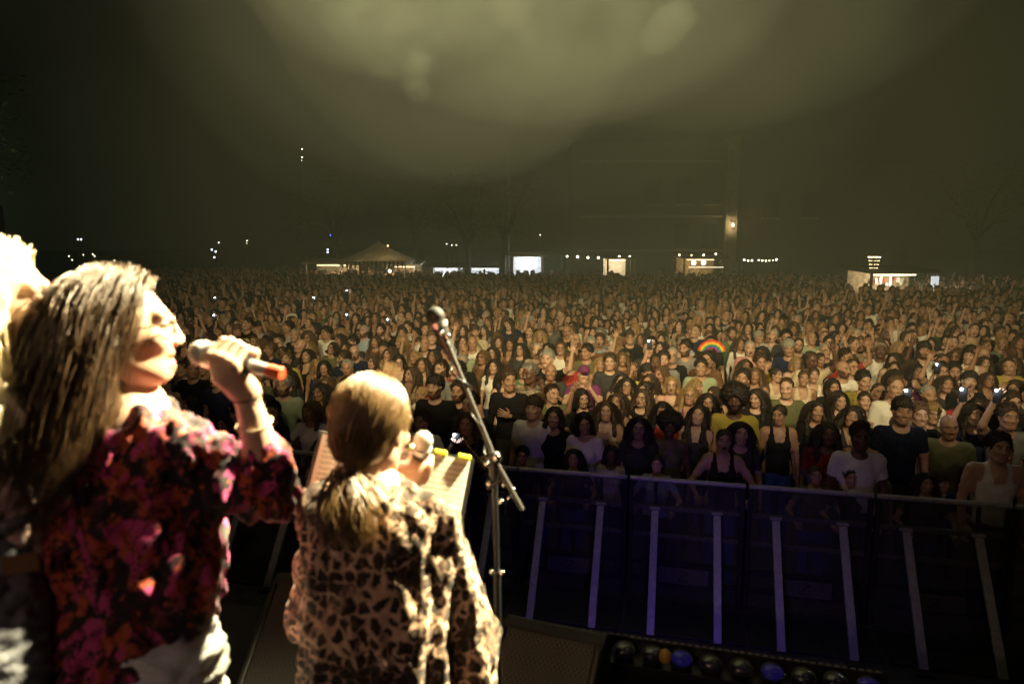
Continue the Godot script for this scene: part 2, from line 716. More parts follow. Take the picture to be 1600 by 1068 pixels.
func bulb_row(label: String, a: Vector3, b: Vector3, count: int, sag: float, r: float, tint: Color, energy: float) -> void:
	var o := base("string_of_lights", Vector3(a.x, 0, a.z))
	tag(o, label, "string lights")
	var ends := Mb.new()
	ends.rod(Vector3(0, 0, 0), Vector3(0, a.y, 0), 0.04, 6)
	ends.rod(Vector3(b.x - a.x, 0, b.z - a.z), Vector3(b.x - a.x, b.y, b.z - a.z), 0.04, 6)
	put("poles", ends.done(), shared.black_metal, o)
	var line := PackedVector3Array()
	var thick := PackedFloat32Array()
	var m := glow(tint.r, tint.g, tint.b, energy)
	for i in count * 2 + 1:
		var t := float(i) / (count * 2)
		var p := a.lerp(b, t) - Vector3(a.x, 0, a.z)
		p.y -= sag * 4.0 * t * (1.0 - t)
		line.append(p)
		thick.append(0.012)
		if i % 2:
			var q := Mb.new()
			q.ball(p - Vector3(0, r * rng.randf_range(0.8, 1.4), 0), Vector3.ONE * r * rng.randf_range(0.75, 1.2), 6, 8)
			put("bulb", q.done(), m, o)
	var w := Mb.new()
	w.tube(line, thick, 4)
	put("wire", w.done(), shared.black_metal, o)


func lamp_light(parent: Node3D, at: Vector3, tint: Color, energy: float, size := 0.1) -> void:
	var l := OmniLight3D.new()
	l.name = "glow"
	l.light_color = tint
	l.light_energy = energy
	l.light_size = size
	l.omni_range = 30.0
	l.omni_attenuation = 2.0
	l.shadow_enabled = true
	parent.add_child(l, true)
	l.position = at


# a market stall seen across the crowd: roof, posts, back wall, counter, goods and a lit tube under the roof
func stall(called: String, label: String, where: Vector3, wide: float, tall: float, wall: Material, roof: Material, tint: Color, energy: float, goods := 6) -> Node3D:
	var o := base(called, where)
	tag(o, label, "stall", "stalls behind the crowd")
	var b := Mb.new()
	b.box(Transform3D(Basis(Vector3.RIGHT, 0.06), Vector3(0, tall + 0.1, 0)), Vector3(wide + 0.5, 0.12, 2.6), 0.02)
	put("roof", b.done(), roof, o)
	for x in [-wide / 2, wide / 2]:
		b = Mb.new()
		b.box(Transform3D(Basis(), Vector3(x, tall / 2, 1.1)), Vector3(0.1, tall, 0.1), 0.01)
		put("post", b.done(), roof, o)
	b = Mb.new()
	b.box(Transform3D(Basis(), Vector3(0, tall / 2, -1.1)), Vector3(wide, tall - 0.02, 0.06), 0.01)
	put("back_wall", b.done(), wall, o)
	b = Mb.new()
	b.box(Transform3D(Basis(), Vector3(0, 0.5, 0.95)), Vector3(wide - 0.14, 1.0, 0.5), 0.02)
	put("counter", b.done(), wall, o)
	b = Mb.new()
	b.rod(Vector3(-wide * 0.35, tall - 0.14, 0.2), Vector3(wide * 0.35, tall - 0.14, 0.2), 0.03, 8)
	put("tube_lamp", b.done(), glow(tint.r, tint.g, tint.b, 3.0), o)
	lamp_light(o, Vector3(0, tall - 0.3, 0.2), tint.linear_to_srgb(), energy, 0.25)
	for i in goods:
		b = Mb.new()
		var x := rng.randf_range(-0.42, 0.42) * wide
		var h := rng.randf_range(0.14, 0.4)
		b.tube(PackedVector3Array([Vector3(x, 1.003, 0.9), Vector3(x, 1.0 + h * 0.6, 0.9), Vector3(x, 1.0 + h * 0.75, 0.9), Vector3(x, 1.0 + h, 0.9)]), PackedFloat32Array([0.06, 0.06, 0.03, 0.025]), 8)
		put("bottle", b.done(), [shared.brown_glass, shared.red_cloth, shared.black_metal][i % 3], o)
	return o


func make_tree(called: String, label: String, where: Vector3, tall: float, spread: float, mesh_key: int) -> void:
	var o := base(called, where, mesh_key * 1.3)
	tag(o, label, "tree", "trees round the square")
	var r := RandomNumberGenerator.new()
	r.seed = 40 + mesh_key
	var t := Mb.new()
	var top := Vector3(r.randf_range(-0.3, 0.3), tall * 0.5, r.randf_range(-0.3, 0.3))
	t.tube(PackedVector3Array([Vector3.ZERO, top * 0.3, top * 0.7, top]), PackedFloat32Array([0.3, 0.22, 0.19, 0.14]), 9)
	var tips := []
	for i in 9:
		var a := TAU * i / 9.0 + r.randf() * 0.5
		var e := top + Vector3(cos(a) * spread * r.randf_range(0.4, 0.75), tall * r.randf_range(0.1, 0.42), sin(a) * spread * r.randf_range(0.4, 0.75))
		t.tube(PackedVector3Array([top * 0.92, top.lerp(e, 0.5) + Vector3(0, 0.3, 0), e]), PackedFloat32Array([0.1, 0.06, 0.025]), 6)
		tips.append(e)
	put("trunk", t.done(), shared.bark, o)
	var c := Mb.new()
	for e in tips:
		for k in 9:
			var mid: Vector3 = e + Vector3(r.randfn(), r.randfn() * 0.7, r.randfn()) * spread * 0.23
			for q in 42:
				var p := mid + Vector3(r.randfn(), r.randfn(), r.randfn()) * 0.3
				var bs := Basis.from_euler(Vector3(r.randf() * TAU, r.randf() * TAU, 0))
				var s := r.randf_range(0.06, 0.13)
				c.quad(p - bs.x * s, p - bs.y * s * 0.5, p + bs.x * s, p + bs.y * s * 0.5)
	put("crown", c.done(), shared.leaf, o)


func build_background() -> void:
	shared.bark = grain(paint(0.06, 0.045, 0.033, 0.9), 0.5, 1.0, 0.05, 1.0)
	shared.leaf = paint(0.05, 0.085, 0.025, 0.6)
	shared.leaf.backlight_enabled = true
	shared.leaf.backlight = lin(0.05, 0.09, 0.02)
	shared.canvas = grain(paint(0.7, 0.66, 0.58, 0.9), 0.8, 1.0, 0.03, 0.5)
	shared.canvas.backlight_enabled = true
	shared.canvas.backlight = lin(0.3, 0.27, 0.2)
	shared.white_board = grain(paint(0.75, 0.75, 0.76, 0.7), 0.8, 1.0, 0.03, 0.5)
	shared.warm_board = grain(paint(0.5, 0.36, 0.2, 0.7), 0.6, 1.0, 0.03, 0.5)
	shared.dark_board = grain(paint(0.06, 0.045, 0.035, 0.8), 0.6, 1.0, 0.03, 0.5)
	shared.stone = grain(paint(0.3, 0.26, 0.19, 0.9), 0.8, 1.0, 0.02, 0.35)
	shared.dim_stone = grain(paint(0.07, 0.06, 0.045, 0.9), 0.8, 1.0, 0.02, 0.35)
	shared.brown_glass = paint(0.06, 0.025, 0.01, 0.2)
	shared.red_cloth = paint(0.3, 0.03, 0.02, 0.9)
	var cold := Color(0.86, 0.92, 1.0)
	var amber := Color(1.0, 0.72, 0.36)
	# peaked marquee
	var p := sight(592, 405, 42.0)
	var o := base("marquee_tent", Vector3(p.x, 0, p.z))
	tag(o, "peaked cream marquee tent with dark pennants hanging along its eaves", "tent")
	var cl := Mb.new()
	var hw := 1.95
	var rows := 9
	for side in 4:
		var turn := Basis(Vector3.UP, side * PI / 2)
		for i in rows:
			for j in 6:
				var q := []
				for c in [[i, j], [i, j + 1], [i + 1, j + 1], [i + 1, j]]:
					var u: float = float(c[0]) / rows
					var h := hw * pow(1.0 - u, 1.25)
					q.append(turn * Vector3(h * (c[1] / 3.0 - 1.0), 2.35 + 1.15 * u, h))
				cl.quad(q[0], q[1], q[2], q[3])
		cl.box(Transform3D(turn, turn * Vector3(0, 2.22, hw + 0.012)), Vector3(hw * 2, 0.24, 0.012), 0.002)
	put("canopy", cl.done(), shared.canvas, o)
	for x in [-1.9, 1.9]:
		for z in [-1.9, 1.9]:
			var b := Mb.new()
			b.rod(Vector3(x, 0, z), Vector3(x, 2.3, z), 0.04, 8)
			put("pole", b.done(), shared.white_board, o)
	for i in 15:
		var b := Mb.new()
		var x := -1.75 + i * 0.25
		b.tube(PackedVector3Array([Vector3(x, 2.3, 2.03), Vector3(x, 2.15, 2.03), Vector3(x + rng.randf_range(-0.02, 0.02), 1.88, 2.03)]), PackedFloat32Array([0.03, rng.randf_range(0.06, 0.1), 0.02]), 6)
		put("pennant", b.done(), shared.red_cloth if i % 4 == 1 else shared.dark_board, o)
	for x in [-1.6, 0.9]:
		var b := Mb.new()
		b.ball(Vector3(x, 1.72, 1.4), Vector3.ONE * 0.09, 8, 10)
		put("lamp_bulb", b.done(), glow(1.0, 0.78, 0.45, 9.0), o)
		lamp_light(o, Vector3(x, 1.72, 1.4), amber.linear_to_srgb(), 1.5, 0.09)
	var ct := Mb.new()
	ct.box(Transform3D(Basis(), Vector3(0, 0.55, 1.5)), Vector3(3.6, 1.1, 0.5), 0.02)
	put("counter", ct.done(), shared.warm_board, o)
	# stalls along the far side
	var spots := [
		[520, 41.0, 2.6, 2.2, "low canvas stall with a warm lamp left of the marquee", shared.canvas, shared.canvas, amber, 0.35, 3],
		[632, 44.0, 1.9, 2.0, "small dim drinks stall just right of the marquee", shared.warm_board, shared.canvas, amber, 1.3, 5],
		[697, 43.0, 1.9, 1.9, "cold white lit bar counter between the dark tree trunks, leftmost", shared.white_board, shared.dark_board, cold, 3.4, 6],
		[758, 43.0, 2.3, 1.9, "cold white lit bar counter behind the second tree trunk", shared.white_board, shared.dark_board, cold, 2.7, 5],
		[824, 42.0, 1.8, 2.6, "tall white walled tent stall glowing bluish white", shared.white_board, shared.canvas, cold, 5.0, 2],
		[964, 45.0, 1.5, 2.4, "narrow kiosk with a bright cream doorway under the bulbs", shared.white_board, shared.dark_board, amber, 4.0, 4],
		[1093, 46.0, 2.6, 2.4, "dark wooden kiosk with two round globe lamps", shared.warm_board, shared.dark_board, amber, 1.6, 7],
	]
	for s in spots:
		var w := sight(s[0], 405, s[1])
		var made := stall("market_stall", s[4], Vector3(w.x, 0, w.z), s[2], s[3], s[5], s[6], s[7], s[8], s[9])
		if s[0] == 1093:
			for x in [-0.75, -0.1]:
				var b := Mb.new()
				b.ball(Vector3(x, 2.1, 1.36), Vector3.ONE * 0.16, 8, 10)
				put("globe_lamp", b.done(), glow(1.0, 0.84, 0.55, 5.0), made)
				lamp_light(made, Vector3(x, 2.1, 1.36), amber.linear_to_srgb(), 0.6, 0.16)
			for y in [1.15, 1.8]:
				var b := Mb.new()
				b.box(Transform3D(Basis(), Vector3(0.1, y, 1.27)), Vector3(2.3, 0.06, 0.03), 0.004)
				put("light_strip", b.done(), glow(1.0, 0.85, 0.55, 1.6), made)
	var bulb_tint := Color(1.0, 0.86, 0.55)
	bulb_row("sparse string of bulbs left of the cream kiosk doorway", sight(878, 398, 44.0), sight(992, 398, 44.0), 7, 0.1, 0.075, bulb_tint, 12.0)
	bulb_row("string of bulbs over the dark kiosk with globe lamps", sight(1052, 396, 45.0), sight(1128, 394, 45.0), 4, 0.1, 0.06, bulb_tint, 8.0)
	bulb_row("short string of bulbs just right of the stone pillar", sight(1160, 404, 43.0), sight(1178, 405, 43.0), 3, 0.05, 0.05, bulb_tint, 12.0)
	bulb_row("dense string of bulbs farther right of the stone pillar", sight(1183, 405, 43.0), sight(1216, 404, 43.0), 6, 0.06, 0.048, bulb_tint, 12.0)
	# stone building with a lantern on its corner pillar
	var c := sight(1138, 405, 52.0)
	var h := base("stone_building", Vector3(c.x, 0, c.z))
	tag(h, "pale stone building with a lantern on its corner pillar, fading into haze", "building")
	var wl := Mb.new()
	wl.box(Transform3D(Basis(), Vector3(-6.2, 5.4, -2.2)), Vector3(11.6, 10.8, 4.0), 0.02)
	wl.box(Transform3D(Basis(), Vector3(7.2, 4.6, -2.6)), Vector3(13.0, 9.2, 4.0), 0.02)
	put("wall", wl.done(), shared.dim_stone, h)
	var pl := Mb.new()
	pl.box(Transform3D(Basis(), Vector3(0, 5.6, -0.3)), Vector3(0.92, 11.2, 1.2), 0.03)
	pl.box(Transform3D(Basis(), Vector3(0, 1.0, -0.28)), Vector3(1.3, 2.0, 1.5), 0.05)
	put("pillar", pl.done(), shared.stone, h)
	for f in [[-1.4, 7.2], [-3.6, 7.2], [-5.8, 7.2], [-1.4, 3.9], [-3.6, 3.9], [3.2, 6.2], [6.2, 6.2]]:
		var b := Mb.new()
		var front := -0.17 if f[0] < 0 else -0.57
		b.box(Transform3D(Basis(), Vector3(f[0], f[1], front)), Vector3(1.0, 1.8, 0.03), 0.005)
		var wn := put("window", b.done(), paint(0.01, 0.01, 0.012, 0.15), h)
		b = Mb.new()
		b.box(Transform3D(Basis(), Vector3(f[0], f[1] - 0.98, front + 0.1)), Vector3(1.3, 0.12, 0.3), 0.01)
		put("sill", b.done(), shared.stone, wn)
		for x in [-0.55, 0.55]:
			b = Mb.new()
			b.box(Transform3D(Basis(), Vector3(f[0] + x, f[1], front + 0.03)), Vector3(0.1, 1.8, 0.09), 0.01)
			put("jamb", b.done(), shared.dark_board, wn)
	for y in [9.9, 5.55, 3.0]:
		var b := Mb.new()
		b.box(Transform3D(Basis(), Vector3(-6.0, y - 0.5 if y > 9 else y - 0.2, -0.1)), Vector3(10.9, 0.18, 0.32), 0.02)
		put("cornice", b.done(), shared.stone, h)
	var lt := Mb.new()
	lt.box(Transform3D(Basis(), Vector3(0, 5.02, 0.72)), Vector3(0.34, 0.06, 0.34), 0.01)
	lt.box(Transform3D(Basis(), Vector3(0, 4.42, 0.72)), Vector3(0.24, 0.05, 0.24), 0.01)
	lt.bar(Vector3(0, 4.98, 0.34), Vector3(0, 4.98, 0.58), 0.04, 0.04)
	for q in [[-1, -1], [1, -1], [1, 1], [-1, 1]]:
		lt.rod(Vector3(q[0] * 0.1, 4.44, 0.72 + q[1] * 0.1), Vector3(q[0] * 0.14, 4.99, 0.72 + q[1] * 0.14), 0.012, 5)
	var lan := put("lantern", lt.done(), shared.black_metal, h)
	var bl := Mb.new()
	bl.ball(Vector3(0, 4.7, 0.72), Vector3(0.08, 0.13, 0.08), 8, 10)
	put("lamp_bulb", bl.done(), glow(1.0, 0.8, 0.45, 16.0), lan)
	lamp_light(h, Vector3(0, 4.7, 0.72), amber.linear_to_srgb(), 1.6, 0.1)
	# food stall on the right, nearer
	var fw := sight(1392, 430, 31.0)
	var fs := stall("food_stall", "brightly lit food stall with a crown of bulbs on its roof, far right", Vector3(fw.x, 0, fw.z), 2.9, 2.1, shared.warm_board, shared.dark_board, Color(1.0, 0.86, 0.6), 4.5, 14)
	for x in [-1.12, -0.72]:
		var b := Mb.new()
		b.rod(Vector3(x, 1.2, 1.3), Vector3(x, 2.0, 1.3), 0.035, 8)
		put("tube_lamp", b.done(), glow(1.0, 0.75, 0.6, 2.4), fs)
	var wp := Mb.new()
	wp.box(Transform3D(Basis(), Vector3(1.25, 1.7, 1.24)), Vector3(0.34, 0.5, 0.03), 0.005)
	put("menu_board", wp.done(), glow(0.8, 0.85, 0.9, 0.9), fs)
	for i in 9:
		var b := Mb.new()
		b.box(Transform3D(Basis(), Vector3(-0.35 + i * 0.17, rng.randf_range(1.45, 1.75), -0.9)), Vector3(0.12, rng.randf_range(0.15, 0.3), 0.1), 0.01)
		put("packet", b.done(), [shared.red_cloth, shared.white_board, shared.canvas][i % 3], fs)
	var cr := Mb.new()
	var crown := base("crown_sign", Vector3(fw.x - 1.13, 2.26, fw.z + 0.6))
	tag(crown, "crown shaped sign of small amber bulbs on the food stall roof", "sign")
	var bm := glow(1.0, 0.72, 0.36, 7.0)
	for i in 10:
		var a := TAU * i / 10.0
		var lo := Vector3(cos(a) * 0.13, 0.0, sin(a) * 0.13)
		var hi := Vector3(cos(a) * 0.21, 0.5, sin(a) * 0.21)
		cr.rod(lo, hi, 0.012, 5)
		for t in [0.05, 0.36, 0.68, 1.0]:
			var b := Mb.new()
			b.ball(lo.lerp(hi, t) * Vector3(1.1, 1, 1.1), Vector3.ONE * (0.03 if t == 1.0 else 0.016), 5, 6)
			put("bulb", b.done(), bm, crown)
	put("frame", cr.done(), shared.dark_board, crown)
	# trees, pole, tower block at the left edge
	make_tree("plane_tree", "dark tree trunk in front of the cold white bar, left one", Vector3(sight(731, 405, 41).x, 0, sight(731, 405, 41).z), 7.0, 2.6, 1)
	make_tree("plane_tree", "dark tree trunk in front of the cold white bar, right one", Vector3(sight(782, 405, 41).x, 0, sight(782, 405, 41).z), 7.5, 2.8, 2)
	make_tree("plane_tree", "dark tree just left of the cream marquee", Vector3(sight(532, 405, 44).x, 0, sight(532, 405, 44).z), 7.0, 2.8, 3)
	make_tree("plane_tree", "dark tree behind the marquee and the small stall", Vector3(sight(655, 405, 48).x, 0, sight(655, 405, 48).z), 8.0, 3.2, 4)
	make_tree("plane_tree", "dim green tree crown at the far left edge high above the crowd", Vector3(-18.6, 0, -22.5), 10.5, 3.2, 5)
	make_tree("plane_tree", "dark tree right of the food stall in the gloom", Vector3(sight(1522, 405, 36).x, 0, sight(1522, 405, 36).z), 7.5, 3.0, 6)
	var fp := base("flag_pole", Vector3(sight(795, 405, 46).x, 0, sight(795, 405, 46).z))
	tag(fp, "tall thin grey pole rising above the white bars", "pole")
	var pm := Mb.new()
	pm.tube(PackedVector3Array([Vector3(0, 0, 0), Vector3(0, 5, 0), Vector3(0, 9.4, 0)]), PackedFloat32Array([0.06, 0.05, 0.035]), 8)
	put("shaft", pm.done(), shared.aluminium, fp)
	pm = Mb.new()
	pm.ball(Vector3(0, 9.45, 0), Vector3.ONE * 0.07, 6, 8)
	put("finial", pm.done(), shared.aluminium, fp)
	var tw := base("speaker_tower", Vector3(-12.2, 0, -15.4), 0.4)
	tag(tw, "tall dark box of a loudspeaker tower at the left edge", "tower")
	for i in 4:
		var b := Mb.new()
		b.box(Transform3D(Basis(), Vector3(0, 0.55 + i * 1.06, 0)), Vector3(1.3, 1.04, 1.0), 0.03)
		var cab := put("cabinet", b.done(), shared.dark_board, tw)
		b = Mb.new()
		b.box(Transform3D(Basis(), Vector3(0, 0.55 + i * 1.06, 0.505)), Vector3(1.16, 0.9, 0.02), 0.004)
		put("grille", b.done(), shared.black_metal, cab)
	var sl := base("street_lamp", Vector3(-21.5, 0, -20.0))
	tag(sl, "street lamp beside the tree at the left edge of the square", "street lamp")
	var sb := Mb.new()
	sb.tube(PackedVector3Array([Vector3.ZERO, Vector3(0, 5.4, 0), Vector3(0.5, 5.8, 0)]), PackedFloat32Array([0.07, 0.05, 0.04]), 8)
	put("post", sb.done(), shared.black_metal, sl)
	sb = Mb.new()
	sb.ball(Vector3(0.6, 5.75, 0), Vector3(0.16, 0.1, 0.16), 8, 10)
	put("lamp_bulb", sb.done(), glow(0.9, 1.0, 0.6, 3.0), sl)
	lamp_light(sl, Vector3(0.6, 5.75, 0), Color(0.93, 1.0, 0.75), 7.0, 0.14)
	# scattered far lamps
	var far := [[122, 374, 1], [127, 374, 1], [108, 400, 0], [113, 406, 0], [130, 398, 0], [145, 397, 0], [148, 400, 0], [179, 407, 0], [331, 390, 1], [337, 393, 1], [335, 402, 1], [342, 379, 0], [386, 376, 0], [386, 380, 0], [517, 367, 2], [515, 372, 2], [512, 390, 1], [512, 394, 1], [698, 381, 0], [706, 383, 0], [713, 383, 0], [844, 367, 0], [606, 384, 3], [1028, 388, 4], [1035, 386, 1], [1031, 394, 4], [472, 233, 0], [472, 246, 0], [472, 251, 0]]
	far.sort_custom(func(a, c): return a[0] < c[0])
	var count := {}
	var tints := [Color(1.0, 0.88, 0.6), Color(0.7, 0.82, 1.0), Color(0.12, 0.2, 1.0), Color(1.0, 0.6, 0.2), Color(1.0, 0.12, 0.1)]
	var kinds := ["warm white", "cold white", "blue", "orange", "red"]
	for i in far.size():
		var f: Array = far[i]
		var q := sight(f[0], f[1], 56.0 + (i % 5))
		var st := base("far_lamp", Vector3(q.x, 0, q.z))
		count[f[2]] = count.get(f[2], 0) + 1
		tag(st, "%s of the tiny %s lamps beyond the crowd, counted from the left" % [ORDINAL[count[f[2]] - 1], kinds[f[2]]], "lamp", "far lamps behind the square")
		var b := Mb.new()
		b.rod(Vector3.ZERO, Vector3(0, q.y - 0.07, 0), 0.03, 5)
		put("post", b.done(), shared.black_metal, st)
		b = Mb.new()
		b.ball(Vector3(0, q.y, 0), Vector3.ONE * (0.05 if f[2] == 0 else 0.075), 5, 7)
		var t: Color = tints[f[2]]
		put("bulb", b.done(), glow(t.r, t.g, t.b, 6.0), st)


# ---------------------------------------------------------------- people
const ORDINAL := ["first", "second", "third", "fourth", "fifth", "sixth", "seventh", "eighth", "ninth", "tenth", "eleventh", "twelfth", "thirteenth", "fourteenth", "fifteenth", "sixteenth", "seventeenth", "eighteenth", "nineteenth", "twentieth", "twenty-first", "twenty-second", "twenty-third", "twenty-fourth", "twenty-fifth", "twenty-sixth", "twenty-seventh", "twenty-eighth", "twenty-ninth", "thirtieth", "thirty-first", "thirty-second", "thirty-third", "thirty-fourth", "thirty-fifth", "thirty-sixth", "thirty-seventh", "thirty-eighth", "thirty-ninth", "fortieth"]

# elbow and wrist from the shoulder; x is outwards, z forwards
const ARM := {
	"down": [Vector3(0.06, -0.28, -0.02), Vector3(0.07, -0.51, 0.08)],
	"up": [Vector3(0.12, 0.16, 0.17), Vector3(0.05, 0.41, 0.2)],
	"wide": [Vector3(0.2, 0.13, 0.12), Vector3(0.25, 0.37, 0.14)],
	"clap": [Vector3(0.08, -0.24, 0.12), Vector3(-0.14, -0.06, 0.27)],
	"phone": [Vector3(0.06, -0.14, 0.24), Vector3(-0.09, 0.1, 0.33)],
	"chest": [Vector3(0.1, -0.26, 0.06), Vector3(-0.13, -0.16, 0.19)],
	"rest": [Vector3(0.16, -0.23, 0.09), Vector3(0.1, -0.29, 0.32)],
	"fist": [Vector3(0.08, -0.1, 0.24), Vector3(0.0, 0.14, 0.25)],
}
const POSES := [["down", "down"], ["down", "up"], ["up", "down"], ["wide", "wide"], ["clap", "clap"], ["phone", "phone"], ["chest", "down"], ["rest", "rest"], ["fist", "down"], ["wide", "down"]]
const POSE_WORDS := ["arms down", "one arm raised", "one hand up high", "both arms raised", "hands together", "hands held up to face", "hand on chest", "hands on the barrier", "one fist up", "one arm waving"]


# a hand of five fingers: palm from the wrist along `d`, back of the hand towards `b`
func hand(mb: Mb, wrist: Vector3, d: Vector3, b: Vector3, s: float, curl: float, left: bool) -> void:
	var side := d.cross(b).normalized() * (-1.0 if left else 1.0)
	b = side.cross(d).normalized() * (-1.0 if left else 1.0)
	var palm := Mb.new()
	palm.ball(Vector3.ZERO, Vector3(0.041, 0.05, 0.017), 6, 9)
	mb.add(palm, Transform3D(Basis(side, d, b) * s, wrist + d * 0.05 * s))
	for i in 4:
		var x := (i - 1.5) * 0.0195
		var l: float = [0.068, 0.078, 0.073, 0.057][i]
		var k := wrist + (d * 0.088 + side * x) * s
		var fan := (d + side * x * 7.0).normalized()
		var m1 := k + (fan * cos(curl * 0.6) - b * sin(curl * 0.6)) * l * 0.5 * s
		var m2 := m1 + (fan * cos(curl * 1.7) - b * sin(curl * 1.7)) * l * 0.5 * s
		mb.tube(PackedVector3Array([k - fan * 0.012 * s, m1, m2]), PackedFloat32Array([0.0095 * s, 0.0088 * s, 0.0066 * s]), 5)
	var tb := wrist + (d * 0.03 - side * 0.032) * s
	var t1 := tb + (d * 0.6 - side * 0.75 - b * 0.2).normalized() * 0.036 * s
	mb.tube(PackedVector3Array([tb, t1, t1 + (d * 0.9 - side * 0.3 - b * curl * 0.5).normalized() * 0.03 * s]), PackedFloat32Array([0.013 * s, 0.0105 * s, 0.007 * s]), 5)


# marks of the body net: 0 torso, 1/2 upper arm (sleeve / bare), 3 forearm, 4 neck, 5 hips and legs, 6 shoe, 7 shoulder
func body(pose: int, build: int) -> Dictionary:
	var key := "body%d_%d" % [pose, build]
	if shared.has(key):
		return shared[key]
	var fem := build == 1
	var fat := 1.22 if build == 2 else 1.0
	var f := Field.new(Vector3(-0.52, 0.0, -0.26), Vector3(0.52, 1.92, 0.5), 0.0245)
	var sh := 0.158 if fem else 0.182
	f.ell(Vector3(0, 0.97, -0.005), Vector3(0.172 if fem else 0.162, 0.15, 0.125) * Vector3(fat, 1, fat), 0.05, 5)
	f.ell(Vector3(0, 1.12, 0.0), Vector3(0.135 if fem else 0.152, 0.17, 0.108) * Vector3(fat, 1, fat), 0.06, 0)
	f.ell(Vector3(0, 1.28, -0.005), Vector3(0.15 if fem else 0.175, 0.17, 0.115) * Vector3(sqrt(fat), 1, sqrt(fat)), 0.06, 0)
	if fem:
		for s in [-1, 1]:
			f.ell(Vector3(0.07 * s, 1.27, 0.085), Vector3(0.062, 0.062, 0.055), 0.035, 0)
	f.cap(Vector3(-sh + 0.02, 1.415, -0.015), Vector3(sh - 0.02, 1.415, -0.015), 0.056, 0.056, 0.06, 7)
	f.cap(Vector3(0, 1.42, -0.025), Vector3(0, 1.54, 0.0), 0.056 if fem else 0.064, 0.05 if fem else 0.058, 0.04, 4)
	for s in [-1, 1]:
		f.cap(Vector3(0.088 * s, 0.92, 0), Vector3(0.095 * s, 0.48, 0.01), 0.088, 0.06, 0.04, 5)
		f.cap(Vector3(0.095 * s, 0.48, 0.01), Vector3(0.1 * s, 0.1, -0.01), 0.06, 0.043, 0.03, 5)
		f.cap(Vector3(0.1 * s, 0.04, -0.03), Vector3(0.11 * s, 0.035, 0.13), 0.042, 0.034, 0.02, 6)
		var a: Array = ARM[POSES[pose][0 if s > 0 else 1]]
		var flip := Vector3(s, 1, 1)
		var p := Vector3(sh * s, 1.405, -0.01)
		var e: Vector3 = p + a[0] * flip
		var w: Vector3 = p + a[1] * flip
		var mid := p.lerp(e, 0.62)
		f.cap(p, mid, 0.06 if not fem else 0.05, 0.056 if not fem else 0.046, 0.04, 1)
		f.cap(mid, e, 0.046 if not fem else 0.039, 0.04 if not fem else 0.034, 0.015, 2)
		f.cap(e, w, 0.041 if not fem else 0.035, 0.028 if not fem else 0.024, 0.02, 3)
	var m := f.net()
	ruffle(m, fold_noise, Vector3(9, 7, 9), 0.014, 0)
	ruffle(m, fold_noise, Vector3(14, 14, 14), 0.010, 1)
	var hands := Mb.new()
	for s in [-1, 1]:
		var kind: String = POSES[pose][0 if s > 0 else 1]
		var a: Array = ARM[kind]
		var p := Vector3(sh * s, 1.405, -0.01)
		var w: Vector3 = p + a[1] * Vector3(s, 1, 1)
		var d: Vector3 = ((a[1] - a[0]) * Vector3(s, 1, 1)).normalized()
		var b := Vector3(0, 0, -1)
		var curl := 0.25
		if kind in ["clap", "chest"]:
			b = Vector3(0.2 * s, 0.2, 1)
			curl = 0.5
		elif kind in ["phone", "fist"]:
			curl = 1.25
		elif kind == "rest":
			b = Vector3(0, 1, 0.3)
			curl = 1.1
		elif kind == "down":
			b = Vector3(s, 0, 0.3)
			curl = 0.6
		b = (b - d * b.dot(d)).normalized()
		hand(hands, w - d * 0.01, d, b, 0.92 if fem else 1.05, curl, s > 0)
	m.hands = hands
	shared[key] = m
	return m


